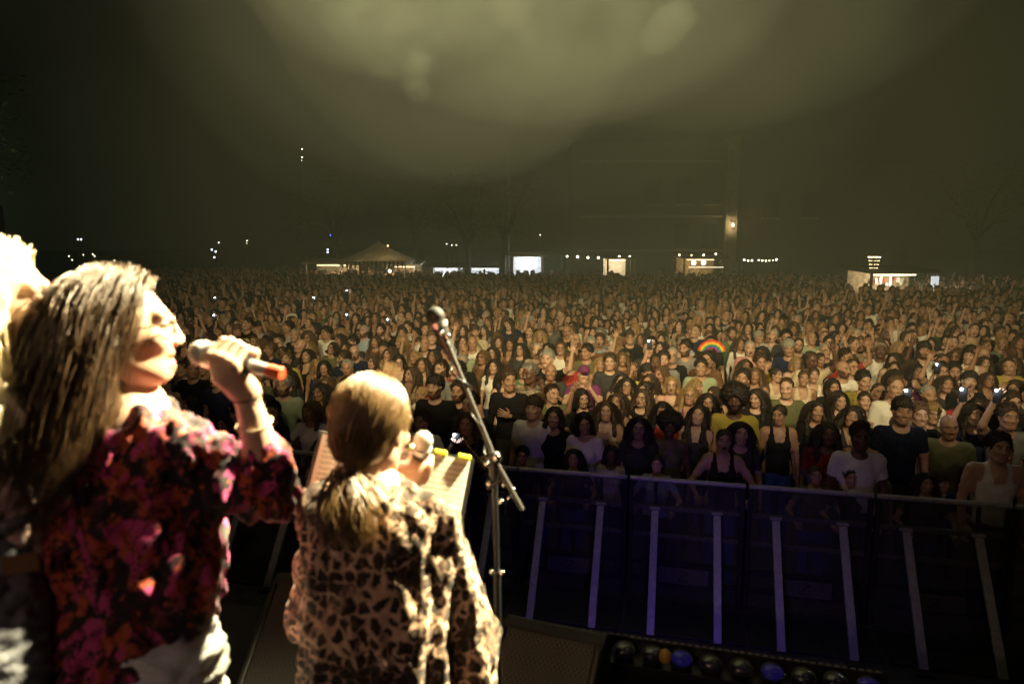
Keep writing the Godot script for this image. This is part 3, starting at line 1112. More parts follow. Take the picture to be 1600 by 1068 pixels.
# a head from chin to crown about its middle, face towards +z; colours are factors on the skin's own tone
func head_net(cell: float, q: Dictionary) -> Dictionary:
	var w: float = q.get("wide", 1.0)
	var jaw: float = q.get("jaw", 1.0)
	var f := Field.new(Vector3(-0.115, -0.2, -0.135), Vector3(0.115, 0.14, 0.145), cell)
	f.ell(Vector3(0, 0.03, -0.014), Vector3(0.076 * w, 0.09, 0.096), 0.02)
	f.ell(Vector3(0, -0.028, 0.02), Vector3(0.063 * w, 0.083, 0.07), 0.035)
	f.ell(Vector3(0, -0.088, 0.058), Vector3(0.03 * jaw, 0.024, 0.026), 0.035)
	f.cap(Vector3(-0.052 * w * jaw, -0.062, 0.005), Vector3(-0.022, -0.094, 0.05), 0.017, 0.017, 0.03)
	f.cap(Vector3(0.052 * w * jaw, -0.062, 0.005), Vector3(0.022, -0.094, 0.05), 0.017, 0.017, 0.03)
	for s in [-1, 1]:
		f.ell(Vector3(0.038 * s * w, -0.022, 0.062), Vector3(0.025, 0.021, 0.02), 0.022)
		f.ell(Vector3(0.076 * s * w, -0.006, -0.01), Vector3(0.009, 0.031, 0.018), 0.008, 7, Basis(Vector3.UP, 0.3 * s))
	f.cap(Vector3(-0.042, 0.031, 0.075), Vector3(0.042, 0.031, 0.075), 0.012, 0.012, 0.018)
	for s in [-1, 1]:
		f.ell(Vector3(0.031 * s, 0.01, 0.099), Vector3(0.019, 0.0125, 0.017), 0.014, 0, Basis(), true)
		f.ell(Vector3(0.031 * s, 0.0105, 0.0775), Vector3(0.0155, 0.0105, 0.0125), 0.004, 2)
	f.cap(Vector3(0, 0.018, 0.088), Vector3(0, -0.027, 0.105), 0.009, 0.0105, 0.016)
	for s in [-1, 1]:
		f.ell(Vector3(0.0125 * s, -0.032, 0.097), Vector3(0.0095, 0.0085, 0.012), 0.008)
	var open: int = q.get("mouth", 0)
	var my := -0.060
	if open == 2:
		f.cap(Vector3(-0.02, my + 0.006, 0.082), Vector3(0.02, my + 0.006, 0.082), 0.0095, 0.0095, 0.012, 3)
		f.cap(Vector3(-0.017, my - 0.019, 0.079), Vector3(0.017, my - 0.019, 0.079), 0.0095, 0.0095, 0.012, 3)
		f.ell(Vector3(0, my - 0.006, 0.092), Vector3(0.02, 0.0125, 0.022), 0.006, 4, Basis(), true)
	elif open == 1:
		f.cap(Vector3(-0.026, my + 0.006, 0.076), Vector3(0, my + 0.002, 0.087), 0.007, 0.008, 0.01, 3)
		f.cap(Vector3(0.026, my + 0.006, 0.076), Vector3(0, my + 0.002, 0.087), 0.007, 0.008, 0.01, 3)
		f.cap(Vector3(-0.02, my - 0.012, 0.078), Vector3(0.02, my - 0.012, 0.078), 0.0075, 0.0075, 0.01, 3)
		f.ell(Vector3(0, my - 0.003, 0.096), Vector3(0.021, 0.0055, 0.014), 0.004, 5, Basis(), true)
	else:
		f.cap(Vector3(-0.021, my, 0.08), Vector3(0.021, my, 0.08), 0.0075, 0.0075, 0.01, 3)
		f.cap(Vector3(-0.016, my - 0.01, 0.08), Vector3(0.016, my - 0.01, 0.08), 0.008, 0.008, 0.008, 3)
	f.cap(Vector3(0, -0.06, -0.018), Vector3(0, -0.19, -0.03), 0.05 * w, 0.054 * w, 0.03, 6)
	var m := f.net()
	var col := PackedColorArray()
	var v: PackedVector3Array = m.v
	var tags: PackedInt32Array = m.tag
	var beard: float = q.get("beard", 0.0)
	for i in v.size():
		var p := v[i]
		var ax := absf(p.x)
		var c := Color(1, 1, 1)
		match tags[i]:
			2:
				c = Color(1.5, 1.7, 1.8)
				if Vector2(ax - 0.031, p.y - 0.01).length() < 0.0068:
					c = Color(0.06, 0.05, 0.05)
			3:
				c = Color(0.85, 0.5, 0.48)
			4:
				c = Color(0.12, 0.05, 0.05)
			5:
				c = Color(1.7, 1.9, 2.1)
		if p.z > 0.055 and ax > 0.012 and ax < 0.05 and absf(p.y - 0.0335 - (ax - 0.03) * 0.06) < 0.0052:
			c = Color(0.16, 0.13, 0.11)
		if beard > 0.0 and tags[i] != 3 and tags[i] != 4 and tags[i] != 5 and p.z > -0.012:
			var low := p.y < -0.062 + maxf(0.0, ax - 0.028) * 1.25 and p.y > -0.125
			var lip := p.y < -0.046 and ax < 0.028 and p.z > 0.075
			if low or lip:
				c = c.lerp(Color(0.13, 0.11, 0.1), beard)
		col.append(c)
	m.col = col
	return m


const HEADS := [
	{"wide": 1.0, "jaw": 1.05}, {"wide": 1.0, "jaw": 1.05, "mouth": 1}, {"wide": 1.0, "jaw": 1.1, "beard": 0.9}, {"wide": 1.02, "jaw": 1.1, "beard": 0.75, "mouth": 2},
	{"wide": 0.93, "jaw": 0.85, "mouth": 1}, {"wide": 0.93, "jaw": 0.85, "mouth": 2}, {"wide": 0.92, "jaw": 0.85}, {"wide": 1.08, "jaw": 1.15, "mouth": 1}, {"wide": 0.9, "jaw": 0.8, "mouth": 1}, {"wide": 1.02, "jaw": 1.05, "mouth": 2},
]


func crowd_head(i: int) -> Dictionary:
	var key := "head%d" % i
	if not shared.has(key):
		shared[key] = head_net(0.0081, HEADS[i])
	return shared[key]


# hair about a head: 1 short, 2 full curly top, 3 long straight, 4 long wavy, 5 tied back, 6 afro, 7 bob, 8 thin and short, 9 cap
func hair_net(kind: int, cell := 0.0085) -> Dictionary:
	var key := "hair%d" % kind
	if shared.has(key):
		return shared[key]
	var long := kind in [3, 4, 7, 10, 11]
	var f := Field.new(Vector3(-0.19, -0.4 if long else -0.16, -0.22), Vector3(0.19, 0.24, 0.17), cell)
	match kind:
		1, 8, 12:
			var t := 0.011 if kind == 1 else 0.004
			f.ell(Vector3(0, 0.035 + t * 0.7, -0.018), Vector3(0.077 + t, 0.09 + t * 1.3, 0.097 + t), 0.02)
			f.ell(Vector3(0, -0.04, 0.075), Vector3(0.08, 0.15 if kind == 8 else 0.122, 0.085), 0.012, 0, Basis(), true)
			f.ell(Vector3(0, -0.12, 0.0), Vector3(0.2, 0.1, 0.2), 0.02, 0, Basis(), true)
		9:
			f.ell(Vector3(0, 0.045, -0.016), Vector3(0.086, 0.09, 0.106), 0.02)
			f.ell(Vector3(0, -0.06, 0.0), Vector3(0.2, 0.095, 0.2), 0.006, 0, Basis(), true)
			f.ell(Vector3(0, 0.044, 0.115), Vector3(0.068, 0.009, 0.075), 0.012, 0, Basis(Vector3.RIGHT, 0.22))
		2:
			f.ell(Vector3(0, 0.055, -0.015), Vector3(0.09, 0.092, 0.108), 0.02)
			f.ell(Vector3(0, 0.03, -0.05), Vector3(0.088, 0.1, 0.08), 0.02)
			f.ell(Vector3(0, -0.055, 0.085), Vector3(0.07, 0.1, 0.08), 0.015, 0, Basis(), true)
		6:
			f.ell(Vector3(0, 0.055, -0.03), Vector3(0.14, 0.135, 0.14), 0.03)
			f.ell(Vector3(0, -0.05, 0.1), Vector3(0.068, 0.105, 0.1), 0.02, 0, Basis(), true)
		5:
			f.ell(Vector3(0, 0.034, -0.018), Vector3(0.082, 0.095, 0.102), 0.02)
			f.ell(Vector3(0, -0.05, 0.08), Vector3(0.075, 0.118, 0.085), 0.012, 0, Basis(), true)
			f.ell(Vector3(0, -0.14, 0.02), Vector3(0.2, 0.1, 0.2), 0.02, 0, Basis(), true)
			f.ell(Vector3(0, 0.06, -0.125), Vector3(0.036, 0.036, 0.034), 0.012)
		_:
			var fl: float = {3: 0.3, 4: 0.29, 7: 0.1, 10: 0.22, 11: 0.3}[kind]
			var wd := 0.006 if kind == 4 else 0.0
			f.ell(Vector3(0, 0.036, -0.018), Vector3(0.084 + wd, 0.098 + wd * 0.5, 0.104 + wd), 0.02)
			f.cap(Vector3(0, 0.0, -0.075), Vector3(0, -fl, -0.085), 0.06, 0.07, 0.05)
			for s in [-1, 1]:
				f.cap(Vector3(0.078 * s, 0.03, -0.01), Vector3((0.1 + wd * 2) * s, -0.12, -0.01), 0.022 + wd, 0.03 + wd, 0.03)
				f.cap(Vector3((0.1 + wd * 2) * s, -0.1, -0.01), Vector3((0.11 + wd) * s, -fl * 0.98, 0.035), 0.026 + wd, 0.026, 0.03)
			f.ell(Vector3(0, -0.055, 0.1), Vector3(0.068, 0.118 if kind == 10 else 0.136, 0.098), 0.015, 0, Basis(), true)
			f.ell(Vector3(0, -0.2, 0.07), Vector3(0.06, 0.15, 0.09), 0.015, 0, Basis(), true)
	var m := f.net()
	if kind in [2, 6]:
		ruffle(m, strand_noise, Vector3.ONE * 42.0, 0.016)
	elif kind != 9:
		ruffle(m, strand_noise, Vector3(60, 15, 60), 0.013)
		ruffle(m, strand_noise, Vector3(150, 22, 150), 0.006)
	shared[key] = m
	return m


# the soft mass of a kind of hair with loose strands over it
func hair_mesh(kind: int) -> ArrayMesh:
	var mb := as_mb(hair_net(kind))
	mb.v = mb.v.duplicate()
	mb.n = mb.n.duplicate()
	mb.ix = mb.ix.duplicate()
	mb.uv.resize(mb.v.size())
	var r := RandomNumberGenerator.new()
	r.seed = 60 + kind
	if kind in [3, 4, 7, 10, 11]:
		var shoulders := [[Vector3(-0.15, -0.215, -0.02), Vector3(0.15, -0.215, -0.02), 0.066, 0.066], [Vector3(0, -0.21, -0.03), Vector3(0, -0.5, -0.01), 0.12, 0.13], [Vector3(0, -0.07, -0.02), Vector3(0, -0.22, -0.03), 0.06, 0.06]]
		var l: Vector2 = {3: Vector2(0.3, 0.44), 4: Vector2(0.28, 0.42), 7: Vector2(0.14, 0.2), 10: Vector2(0.2, 0.34), 11: Vector2(0.3, 0.45)}[kind]
		var face := func(d: Vector3) -> bool: return d.z > 0.3 and d.y < (0.66 if kind != 10 else 0.5) or d.z > 0.12 and d.y < -0.2 or d.y < -0.65
		var drift := Vector3(0.35, 0, 0.3) if kind == 11 else Vector3(0, 0, 0.12)
		mb.add(loose_hair(r, Transform3D(), 520, l, drift, {3: 0.12, 4: 0.5, 7: 0.2, 10: 0.3, 11: 0.25}[kind], shoulders, 0.0034, 0.014, face))
	elif kind in [1, 2, 6, 12, 8]:
		var made := 0
		while made < (300 if kind == 8 else 620):
			var d := Vector3(r.randfn(), r.randfn(), r.randfn()).normalized()
			if d.z > 0.35 and d.y < (0.78 if kind == 8 else 0.62) or d.y < -0.35 or d.z > 0.1 and d.y < -0.05:
				continue
			made += 1
			var root := Vector3(0, 0.036, -0.016) + d * Vector3(0.08, 0.094, 0.1)
			var l := r.randf_range(0.02, 0.042)
			var lean := Vector3(r.randfn() * 0.5, 0.35, 0.35 if kind == 12 else -0.2)
			if kind == 8:
				l *= 0.4
			elif kind == 2:
				lean = Vector3(r.randfn(), r.randfn() * 0.7 + 0.3, r.randfn()) * 0.9
			elif kind == 6:
				root = Vector3(0, 0.055, -0.03) + d * Vector3(0.132, 0.127, 0.132)
				lean = Vector3(r.randfn(), r.randfn(), r.randfn()) * 0.9
			var a := (d + lean).normalized()
			var b := (a + lean * 0.8 + Vector3(r.randfn(), r.randfn(), r.randfn()) * 0.4).normalized()
			mb.tube(PackedVector3Array([root, root + a * l * 0.5, root + a * l * 0.5 + b * l * 0.5]), PackedFloat32Array([0.0038, 0.0034, 0.0014]), 3, false)
	return mb.done()


func glasses_mesh() -> Mesh:
	if not shared.has("glasses"):
		var b := Mb.new()
		for s in [-1, 1]:
			var p := PackedVector3Array()
			var r := PackedFloat32Array()
			for i in 15:
				var a := TAU * i / 14.0
				p.append(Vector3(0.032 * s + cos(a) * 0.024, 0.008 + sin(a) * 0.019, 0.1 - absf(cos(a)) * 0.001))
				r.append(0.0023)
			b.tube(p, r, 5, false)
			b.tube(PackedVector3Array([Vector3(0.056 * s, 0.012, 0.098), Vector3(0.078 * s, 0.012, 0.06), Vector3(0.079 * s, 0.008, -0.01)]), PackedFloat32Array([0.002, 0.002, 0.002]), 5)
		b.tube(PackedVector3Array([Vector3(-0.009, 0.012, 0.101), Vector3(0, 0.015, 0.104), Vector3(0.009, 0.012, 0.101)]), PackedFloat32Array([0.002, 0.002, 0.002]), 5)
		shared.glasses = b.done()
	return shared.glasses


# the whole body as one mesh of three surfaces: skin (head, neck, hands, bare arms), top, trousers
func figure(pose: int, build: int, style: int, head: int, look: int) -> Array:
	var key := "fig%d_%d_%d_%d_%d" % [pose, build, style, head, look]
	if shared.has(key):
		return shared[key]
	var m := body(pose, build)
	var tags: PackedInt32Array = m.tag
	var v: PackedVector3Array = m.v
	var sh := 0.158 if build == 1 else 0.182
	var waist := PackedFloat32Array()
	waist.resize(v.size())
	for i in v.size():
		var p := v[i]
		waist[i] = p.y - 0.93 + 0.012 * sin(p.x * 23.0 + pose) if tags[i] in [0, 5] else (1.0 if tags[i] != 6 else -1.0)
	var upper := sever(m, waist, true)
	v = upper.v
	tags = upper.tag
	var g := PackedFloat32Array()
	g.resize(v.size())
	for i in v.size():
		var t := tags[i]
		var p := v[i]
		var s := 1.0 if p.x > 0 else -1.0
		if t == 1 or t == 2 or t == 3:
			var a: Array = ARM[POSES[pose][0 if s > 0 else 1]]
			var root := Vector3(sh * s, 1.405, -0.01)
			var e: Vector3 = a[0] * Vector3(s, 1, 1)
			var along := (p - root).dot(e) / e.length()
			if style == 2:
				g[i] = 0.1
				if t == 3:
					var w: Vector3 = (a[1] - a[0]) * Vector3(s, 1, 1)
					g[i] = w.length() * 0.93 - (p - root - e).dot(w) / w.length()
			elif style == 1:
				g[i] = -0.05
			else:
				g[i] = 0.175 - along if t != 3 else -0.1
		elif style == 1:
			var q := (absf(p.x) - 0.088) / 0.026
			g[i] = minf(1.335 + 0.22 * exp(-q * q * q * q) - p.y + 0.02 * signf(-p.z), sh * 0.86 - absf(p.x))
		else:
			g[i] = (((p - Vector3(0, 1.482, 0.03)) / Vector3(0.082, 0.07 if style == 0 else 0.055, 0.095)).length() - 1.0) * 0.08
	var skin := as_mb(sever(upper, g, false))
	skin.add(m.hands)
	var col := PackedColorArray()
	col.resize(skin.v.size())
	col.fill(Color(1, 1, 1))
	var r := RandomNumberGenerator.new()
	r.seed = hash(key)
	var turn := Basis.from_euler(Vector3([-0.1, 0.06, -0.2, 0.02, -0.06][look], [0.0, 0.35, -0.3, -0.55, 0.6][look] + r.randf_range(-0.1, 0.1), [0.0, 0.1, -0.12, 0.05, -0.05][look] + r.randf_range(-0.06, 0.06)))
	var size := 0.97 if build == 1 else 1.03
	var x := Transform3D(turn * size, Vector3(0, 1.548, 0.02) + turn * Vector3(0, 0.075, 0.0))
	var hn := crowd_head(head)
	skin.uv = PackedVector2Array()
	var hm := as_mb(hn, x)
	var k := skin.v.size()
	skin.v.append_array(hm.v)
	skin.n.append_array(hm.n)
	for i in hm.ix:
		skin.ix.append(i + k)
	col.append_array(hn.col)
	var am := skin.done(null, null, col)
	as_mb(sever(upper, g, true)).done(null, am)
	as_mb(sever(m, waist, false)).done(null, am)
	shared[key] = [am, x]
	return shared[key]


func skin_material(i: int) -> StandardMaterial3D:
	var key := "skin%d" % i
	if not shared.has(key):
		var t: Array = [[0.44, 0.27, 0.19], [0.38, 0.22, 0.145], [0.49, 0.31, 0.23], [0.32, 0.175, 0.11], [0.11, 0.055, 0.035]][i]
		var m := paint(t[0], t[1], t[2], 0.5)
		m.vertex_color_use_as_albedo = true
		shared[key] = m
	return shared[key]


const CLOTH := {
	"black": [0.012, 0.012, 0.013], "charcoal": [0.04, 0.04, 0.042], "grey": [0.2, 0.2, 0.2], "white": [0.68, 0.66, 0.62], "cream": [0.55, 0.47, 0.34], "olive": [0.11, 0.115, 0.055],
	"navy": [0.015, 0.022, 0.06], "blue": [0.05, 0.1, 0.3], "pale blue": [0.34, 0.42, 0.52], "red": [0.34, 0.04, 0.03], "pink": [0.5, 0.22, 0.24], "yellow": [0.62, 0.43, 0.04],
	"mustard": [0.42, 0.34, 0.07], "green": [0.09, 0.16, 0.08], "sage": [0.28, 0.34, 0.24], "brown": [0.14, 0.075, 0.04], "purple": [0.15, 0.035, 0.12], "beige": [0.42, 0.31, 0.21],
}


func cloth(called: String, pattern := false) -> StandardMaterial3D:
	var key := "cloth_%s_%s" % [called, pattern]
	if not shared.has(key):
		var c: Array = CLOTH[called]
		var m := paint(c[0], c[1], c[2], 0.9, 0.0, 0.3)
		if pattern:
			grain(m, 0.12, 1.0, 0.045, 5.0)
			var t: NoiseTexture2D = m.albedo_texture
			t.color_ramp.interpolation_mode = Gradient.GRADIENT_INTERPOLATE_CONSTANT
			t.color_ramp.set_offset(1, 0.5)
			m.uv1_world_triplanar = false
		shared[key] = m
	return shared[key]


func hair_material(i: int) -> StandardMaterial3D:
	var key := "hairmat%d" % i
	if not shared.has(key):
		var t: Array = [[0.018, 0.013, 0.009], [0.045, 0.027, 0.015], [0.1, 0.058, 0.028], [0.26, 0.17, 0.075], [0.26, 0.25, 0.23], [0.1, 0.025, 0.06]][i]
		shared[key] = paint(t[0], t[1], t[2], 0.62)
	return shared[key]


# q: pose, build, style, head, look, top, pattern, legs, skin, hair, tone, glasses
func add_person(where: Vector3, turn: float, size: float, q: Dictionary, label: String, group: String) -> Node3D:
	var o := base("person", where, turn)
	o.scale = Vector3.ONE * size
	tag(o, label, "person", group)
	var fig := figure(q.pose, q.build, q.style, q.head, q.look)
	var b := put("body", fig[0], null, o)
	b.set_surface_override_material(0, skin_material(q.skin))
	b.set_surface_override_material(1, cloth(q.top, q.pattern))
	b.set_surface_override_material(2, cloth(q.legs))
	if q.hair > 0:
		var hk := "hairmesh%d" % q.hair
		if not shared.has(hk):
			shared[hk] = hair_mesh(q.hair)
		var h := put("cap" if q.hair == 9 else "hair", shared[hk], cloth("purple") if q.hair == 9 else hair_material(q.tone), o)
		h.transform = fig[1] * Transform3D(Basis.from_scale(Vector3(rng.randf_range(0.93, 1.03), rng.randf_range(0.97, 1.03), rng.randf_range(0.98, 1.03))), Vector3.ZERO)
	if q.glasses:
		var g := put("glasses", glasses_mesh(), shared.black_metal, o)
		g.transform = fig[1]
	return o


# one of 40 figures, in clothes and hair of its own
func random_person() -> Dictionary:
	if not shared.has("casts"):
		shared.casts = []
		for i in 40:
			shared.casts.append(cast_person())
	var was: Dictionary = shared.casts[rng.randi() % 40]
	for i in 60:
		var q := cast_person()
		if q.build == was.build and q.style == was.style:
			q.merge({"pose": was.pose, "head": was.head, "look": was.look}, true)
			return q
	return was


func cast_person() -> Dictionary:
	var fem := rng.randf() < 0.55
	var q := {"build": 1 if fem else (2 if rng.randf() < 0.25 else 0), "pattern": rng.randf() < 0.14, "look": rng.randi() % 5, "glasses": rng.randf() < 0.2}
	var u := rng.randf()
	q.pose = 0 if u < 0.62 else [1, 2, 3, 4, 5, 6, 8, 9][rng.randi() % 8]
	q.style = ([1, 1, 0, 0, 2] if fem else [0, 0, 0, 0, 2])[rng.randi() % 5]
	q.head = ([4, 5, 6, 8, 4] if fem else [0, 1, 2, 3, 7, 9, 2])[rng.randi() % (5 if fem else 7)]
	q.hair = ([3, 4, 10, 4, 5, 7, 11] if fem else [1, 12, 1, 2, 8, 0, 12])[rng.randi() % 7]
	q.tone = [0, 1, 0, 1, 2, 3 if fem else 4][rng.randi() % 6]
	if q.hair == 8:
		q.tone = 4 if rng.randf() < 0.5 else 1
	q.skin = [0, 0, 1, 1, 2, 3][rng.randi() % 6] if rng.randf() < 0.96 else 4
	q.top = ["black", "black", "black", "black", "charcoal", "charcoal", "charcoal", "white", "white", "cream", "olive", "olive", "navy", "navy", "navy", "pale blue", "red", "green", "sage", "brown", "brown", "beige", "grey", "mustard"][rng.randi() % 24]
	q.legs = ["navy", "charcoal", "black", "blue", "beige"][rng.randi() % 5]
	return q


const STYLE_WORDS := ["t-shirt", "strappy top", "long-sleeved shirt"]


func outfit(q: Dictionary) -> String:
	return "%s%s %s" % ["print " if q.pattern else "", q.top.replace(" ", "-"), STYLE_WORDS[q.style]]


func build_crowd() -> void:
	# the people one can point at: x, y of the face, then build, style, top, pose, hair, tone, head, look, extra (g glasses, p pattern, d dark skin, c child, t tall)
	var known := [
		[772, 573, 1, 0, "white", 0, 3, 0, 4, 0, ""], [796, 595, 0, 2, "black", 6, 1, 1, 0, 4, "t"], [834, 638, 2, 0, "white", 0, 2, 1, 0, 0, ""], [866, 652, 1, 0, "charcoal", 0, 7, 0, 6, 0, "p"],
		[910, 622, 1, 0, "black", 0, 7, 0, 4, 1, ""], [891, 565, 2, 0, "red", 0, 1, 2, 0, 0, "g"], [912, 585, 0, 0, "purple", 5, 9, 0, 1, 0, ""], [939, 570, 1, 1, "sage", 0, 3, 3, 4, 0, ""],
		[953, 566, 0, 2, "charcoal", 0, 1, 1, 0, 0, ""], [979, 603, 1, 0, "charcoal", 0, 3, 0, 6, 0, "g"], [1002, 622, 1, 0, "black", 4, 4, 1, 5, 2, "g"], [963, 628, 1, 1, "brown", 0, 4, 1, 8, 2, ""],
		[947, 642, 1, 1, "cream", 4, 3, 1, 6, 0, ""], [998, 669, 1, 0, "charcoal", 0, 3, 0, 6, 0, ""], [1049, 602, 1, 1, "pink", 0, 7, 3, 5, 0, "g"], [1077, 618, 1, 1, "purple", 0, 3, 3, 6, 0, "g"],
		[1050, 556, 0, 0, "black", 0, 8, 4, 0, 0, "g"], [1095, 574, 0, 0, "sage", 0, 1, 0, 0, 0, ""], [1148, 626, 0, 2, "mustard", 0, 6, 0, 2, 0, "dt"], [1158, 592, 0, 0, "grey", 0, 1, 0, 9, 2, ""],
		[1182, 622, 1, 0, "black", 0, 4, 0, 6, 3, ""], [1189, 565, 0, 0, "yellow", 0, 1, 1, 0, 1, ""], [840, 548, 2, 0, "cream", 0, 8, 4, 9, 0, "p"], [1131, 690, 1, 1, "black", 7, 5, 1, 5, 0, "t"],
		[1157, 677, 1, 0, "charcoal", 0, 3, 0, 6, 0, ""], [955, 710, 1, 0, "white", 0, 7, 0, 6, 0, "cd"], [1027, 722, 1, 0, "pale blue", 7, 5, 0, 6, 0, "c"], [896, 716, 1, 0, "charcoal", 7, 3, 0, 6, 0, "c"],
		[816, 712, 1, 0, "navy", 0, 1, 0, 6, 0, "c"], [914, 661, 1, 0, "white", 0, 7, 0, 6, 1, ""], [1090, 648, 1, 1, "charcoal", 0, 3, 0, 6, 2, ""], [1106, 630, 1, 0, "black", 0, 3, 0, 4, 0, ""],
		[1046, 666, 1, 1, "olive", 0, 6, 0, 6, 0, "d"], [917, 550, 0, 0, "olive", 0, 1, 0, 0, 3, ""], [1024, 567, 0, 0, "charcoal", 8, 8, 0, 9, 0, "d"], [1012, 597, 1, 1, "white", 1, 3, 1, 5, 2, ""],
		[1399, 607, 2, 0, "white", 0, 8, 2, 0, 0, "t"], [1409, 643, 0, 0, "navy", 0, 2, 0, 0, 0, "tp"], [1457, 647, 1, 1, "green", 0, 2, 3, 4, 0, "g"], [1275, 642, 1, 0, "black", 0, 3, 0, 6, 0, ""],
		[1311, 625, 1, 0, "charcoal", 0, 3, 0, 6, 1, ""], [1328, 651, 1, 1, "charcoal", 4, 4, 0, 6, 2, ""], [1350, 626, 1, 0, "olive", 0, 5, 0, 4, 0, ""], [1292, 678, 1, 0, "red", 0, 4, 0, 4, 0, "dp"],
		[1344, 683, 0, 0, "white", 0, 1, 0, 0, 0, "d"], [1572, 658, 1, 0, "charcoal", 0, 4, 0, 5, 0, ""], [1550, 643, 1, 0, "navy", 0, 3, 1, 4, 0, "g"], [1528, 636, 1, 0, "black", 0, 3, 0, 6, 3, ""],
		[1471, 581, 0, 0, "grey", 1, 1, 0, 0, 0, "g"], [1490, 582, 0, 0, "charcoal", 0, 1, 0, 3, 0, ""], [1512, 596, 0, 0, "black", 0, 2, 0, 9, 2, ""], [1432, 580, 1, 1, "purple", 0, 4, 0, 5, 0, ""],
		[1395, 576, 1, 1, "brown", 6, 5, 0, 5, 2, ""], [1443, 548, 0, 0, "white", 0, 2, 0, 2, 0, "t"], [1515, 555, 0, 1, "white", 0, 2, 0, 0, 3, "t"], [1317, 577, 2, 0, "white", 0, 0, 0, 2, 4, ""],
		[1350, 595, 0, 0, "mustard", 0, 1, 0, 1, 1, "p"], [1302, 604, 1, 0, "black", 5, 7, 0, 6, 1, ""], [1245, 568, 1, 1, "beige", 0, 7, 3, 6, 1, ""], [1255, 591, 1, 1, "cream", 0, 5, 1, 6, 0, ""],
		[1271, 586, 1, 1, "white", 0, 5, 1, 8, 0, ""], [1281, 562, 1, 1, "charcoal", 0, 5, 0, 6, 1, ""], [1229, 607, 2, 0, "olive", 0, 8, 1, 0, 3, ""], [1218, 648, 1, 1, "black", 0, 5, 0, 6, 3, ""],
		[729, 503, 2, 0, "yellow", 0, 0, 1, 0, 0, ""], [650, 524, 0, 0, "white", 0, 1, 0, 2, 0, "g"], [637, 512, 2, 0, "white", 0, 1, 1, 1, 0, ""], [511, 520, 0, 0, "white", 0, 1, 0, 0, 3, ""], [569, 518, 0, 2, "pale blue", 0, 8, 4, 2, 0, ""],
		[587, 534, 1, 0, "brown", 0, 4, 1, 4, 0, ""], [595, 516, 0, 0, "beige", 0, 1, 0, 2, 0, "p"], [541, 545, 1, 0, "white", 0, 4, 0, 6, 0, ""], [480, 556, 1, 1, "black", 0, 3, 0, 4, 0, ""], [508, 575, 1, 0, "charcoal", 0, 7, 0, 8, 1, ""],
		[724, 534, 1, 0, "pale blue", 0, 3, 1, 4, 0, ""], [739, 536, 2, 0, "white", 0, 0, 1, 0, 1, ""], [813, 546, 1, 0, "charcoal", 0, 3, 0, 4, 0, "g"], [937, 532, 0, 2, "pale blue", 8, 1, 1, 9, 0, ""],
		[1033, 530, 1, 0, "black", 0, 5, 0, 6, 0, ""], [1065, 534, 2, 0, "pale blue", 0, 1, 2, 1, 0, "g"], [1108, 513, 1, 1, "black", 0, 3, 0, 5, 2, ""], [1144, 522, 2, 0, "green", 0, 1, 1, 2, 0, ""], [1172, 545, 0, 0, "pink", 0, 8, 4, 9, 0, ""],
		[1233, 538, 0, 0, "black", 0, 8, 0, 0, 0, "g"], [1247, 540, 0, 0, "black", 0, 8, 0, 2, 0, "g"], [1268, 529, 2, 0, "sage", 0, 0, 0, 0, 0, ""], [1295, 536, 0, 0, "cream", 0, 1, 0, 2, 0, "g"], [1356, 540, 2, 0, "beige", 0, 0, 0, 2, 0, "p"],
		[1424, 515, 0, 0, "white", 9, 1, 0, 7, 0, "g"], [1372, 515, 1, 0, "charcoal", 0, 7, 0, 6, 0, ""], [1315, 513, 1, 0, "purple", 0, 3, 0, 4, 0, ""], [1240, 510, 1, 1, "cream", 4, 3, 1, 6, 0, ""], [690, 575, 1, 0, "white", 0, 3, 0, 4, 1, ""],
		[660, 570, 1, 1, "beige", 0, 3, 1, 8, 0, ""], [680, 605, 0, 2, "black", 0, 2, 0, 2, 0, "t"], [716, 612, 0, 0, "black", 0, 1, 0, 2, 0, ""], [735, 632, 0, 2, "charcoal", 0, 1, 0, 0, 0, ""], [450, 590, 1, 0, "charcoal", 0, 4, 0, 6, 0, ""], [385, 600, 0, 0, "black", 0, 1, 0, 0, 0, ""],
		[1378, 690, 1, 0, "charcoal", 7, 3, 0, 6, 0, "c"], [1440, 700, 0, 0, "white", 0, 1, 0, 6, 0, "c"], [1480, 705, 1, 0, "charcoal", 7, 3, 0, 6, 0, "c"], [1560, 700, 0, 1, "white", 0, 1, 0, 0, 0, ""], [1258, 716, 1, 0, "olive", 7, 5, 1, 6, 0, "c"], [1320, 735, 1, 0, "charcoal", 7, 1, 0, 6, 0, "c"],
	]
	var people := []
	for k in known:
		var ex: String = k[10]
		var h := 1.60 if k[2] != 1 else 1.52
		if "t" in ex:
			h += 0.1
		if "c" in ex:
			h = 1.22
		var ray := (sight(k[0], k[1], 1.0) - eye.origin)
		var t := (h - 3.4) / ray.y
		var p := eye.origin + ray * t
		var gap := p.dot(OUT) - BARRIER_AT
		if gap < 0.36:
			t *= (BARRIER_AT + 0.36) / p.dot(OUT)
			p = eye.origin + ray * t
			h = p.y
		var q := {"build": k[2], "style": k[3], "top": k[4], "pose": k[5], "hair": k[6], "tone": k[7], "head": k[8], "look": k[9], "glasses": "g" in ex, "pattern": "p" in ex, "skin": 4 if "d" in ex else [0, 1, 2, 1][people.size() % 4], "legs": ["navy", "charcoal", "black", "blue"][people.size() % 4]}
		if q.pose == 7:
			p += OUT * (BARRIER_AT + 0.40 - p.dot(OUT))
		people.append({"p": Vector3(p.x, 0, p.z), "size": h / 1.62, "q": q, "fixed": true})
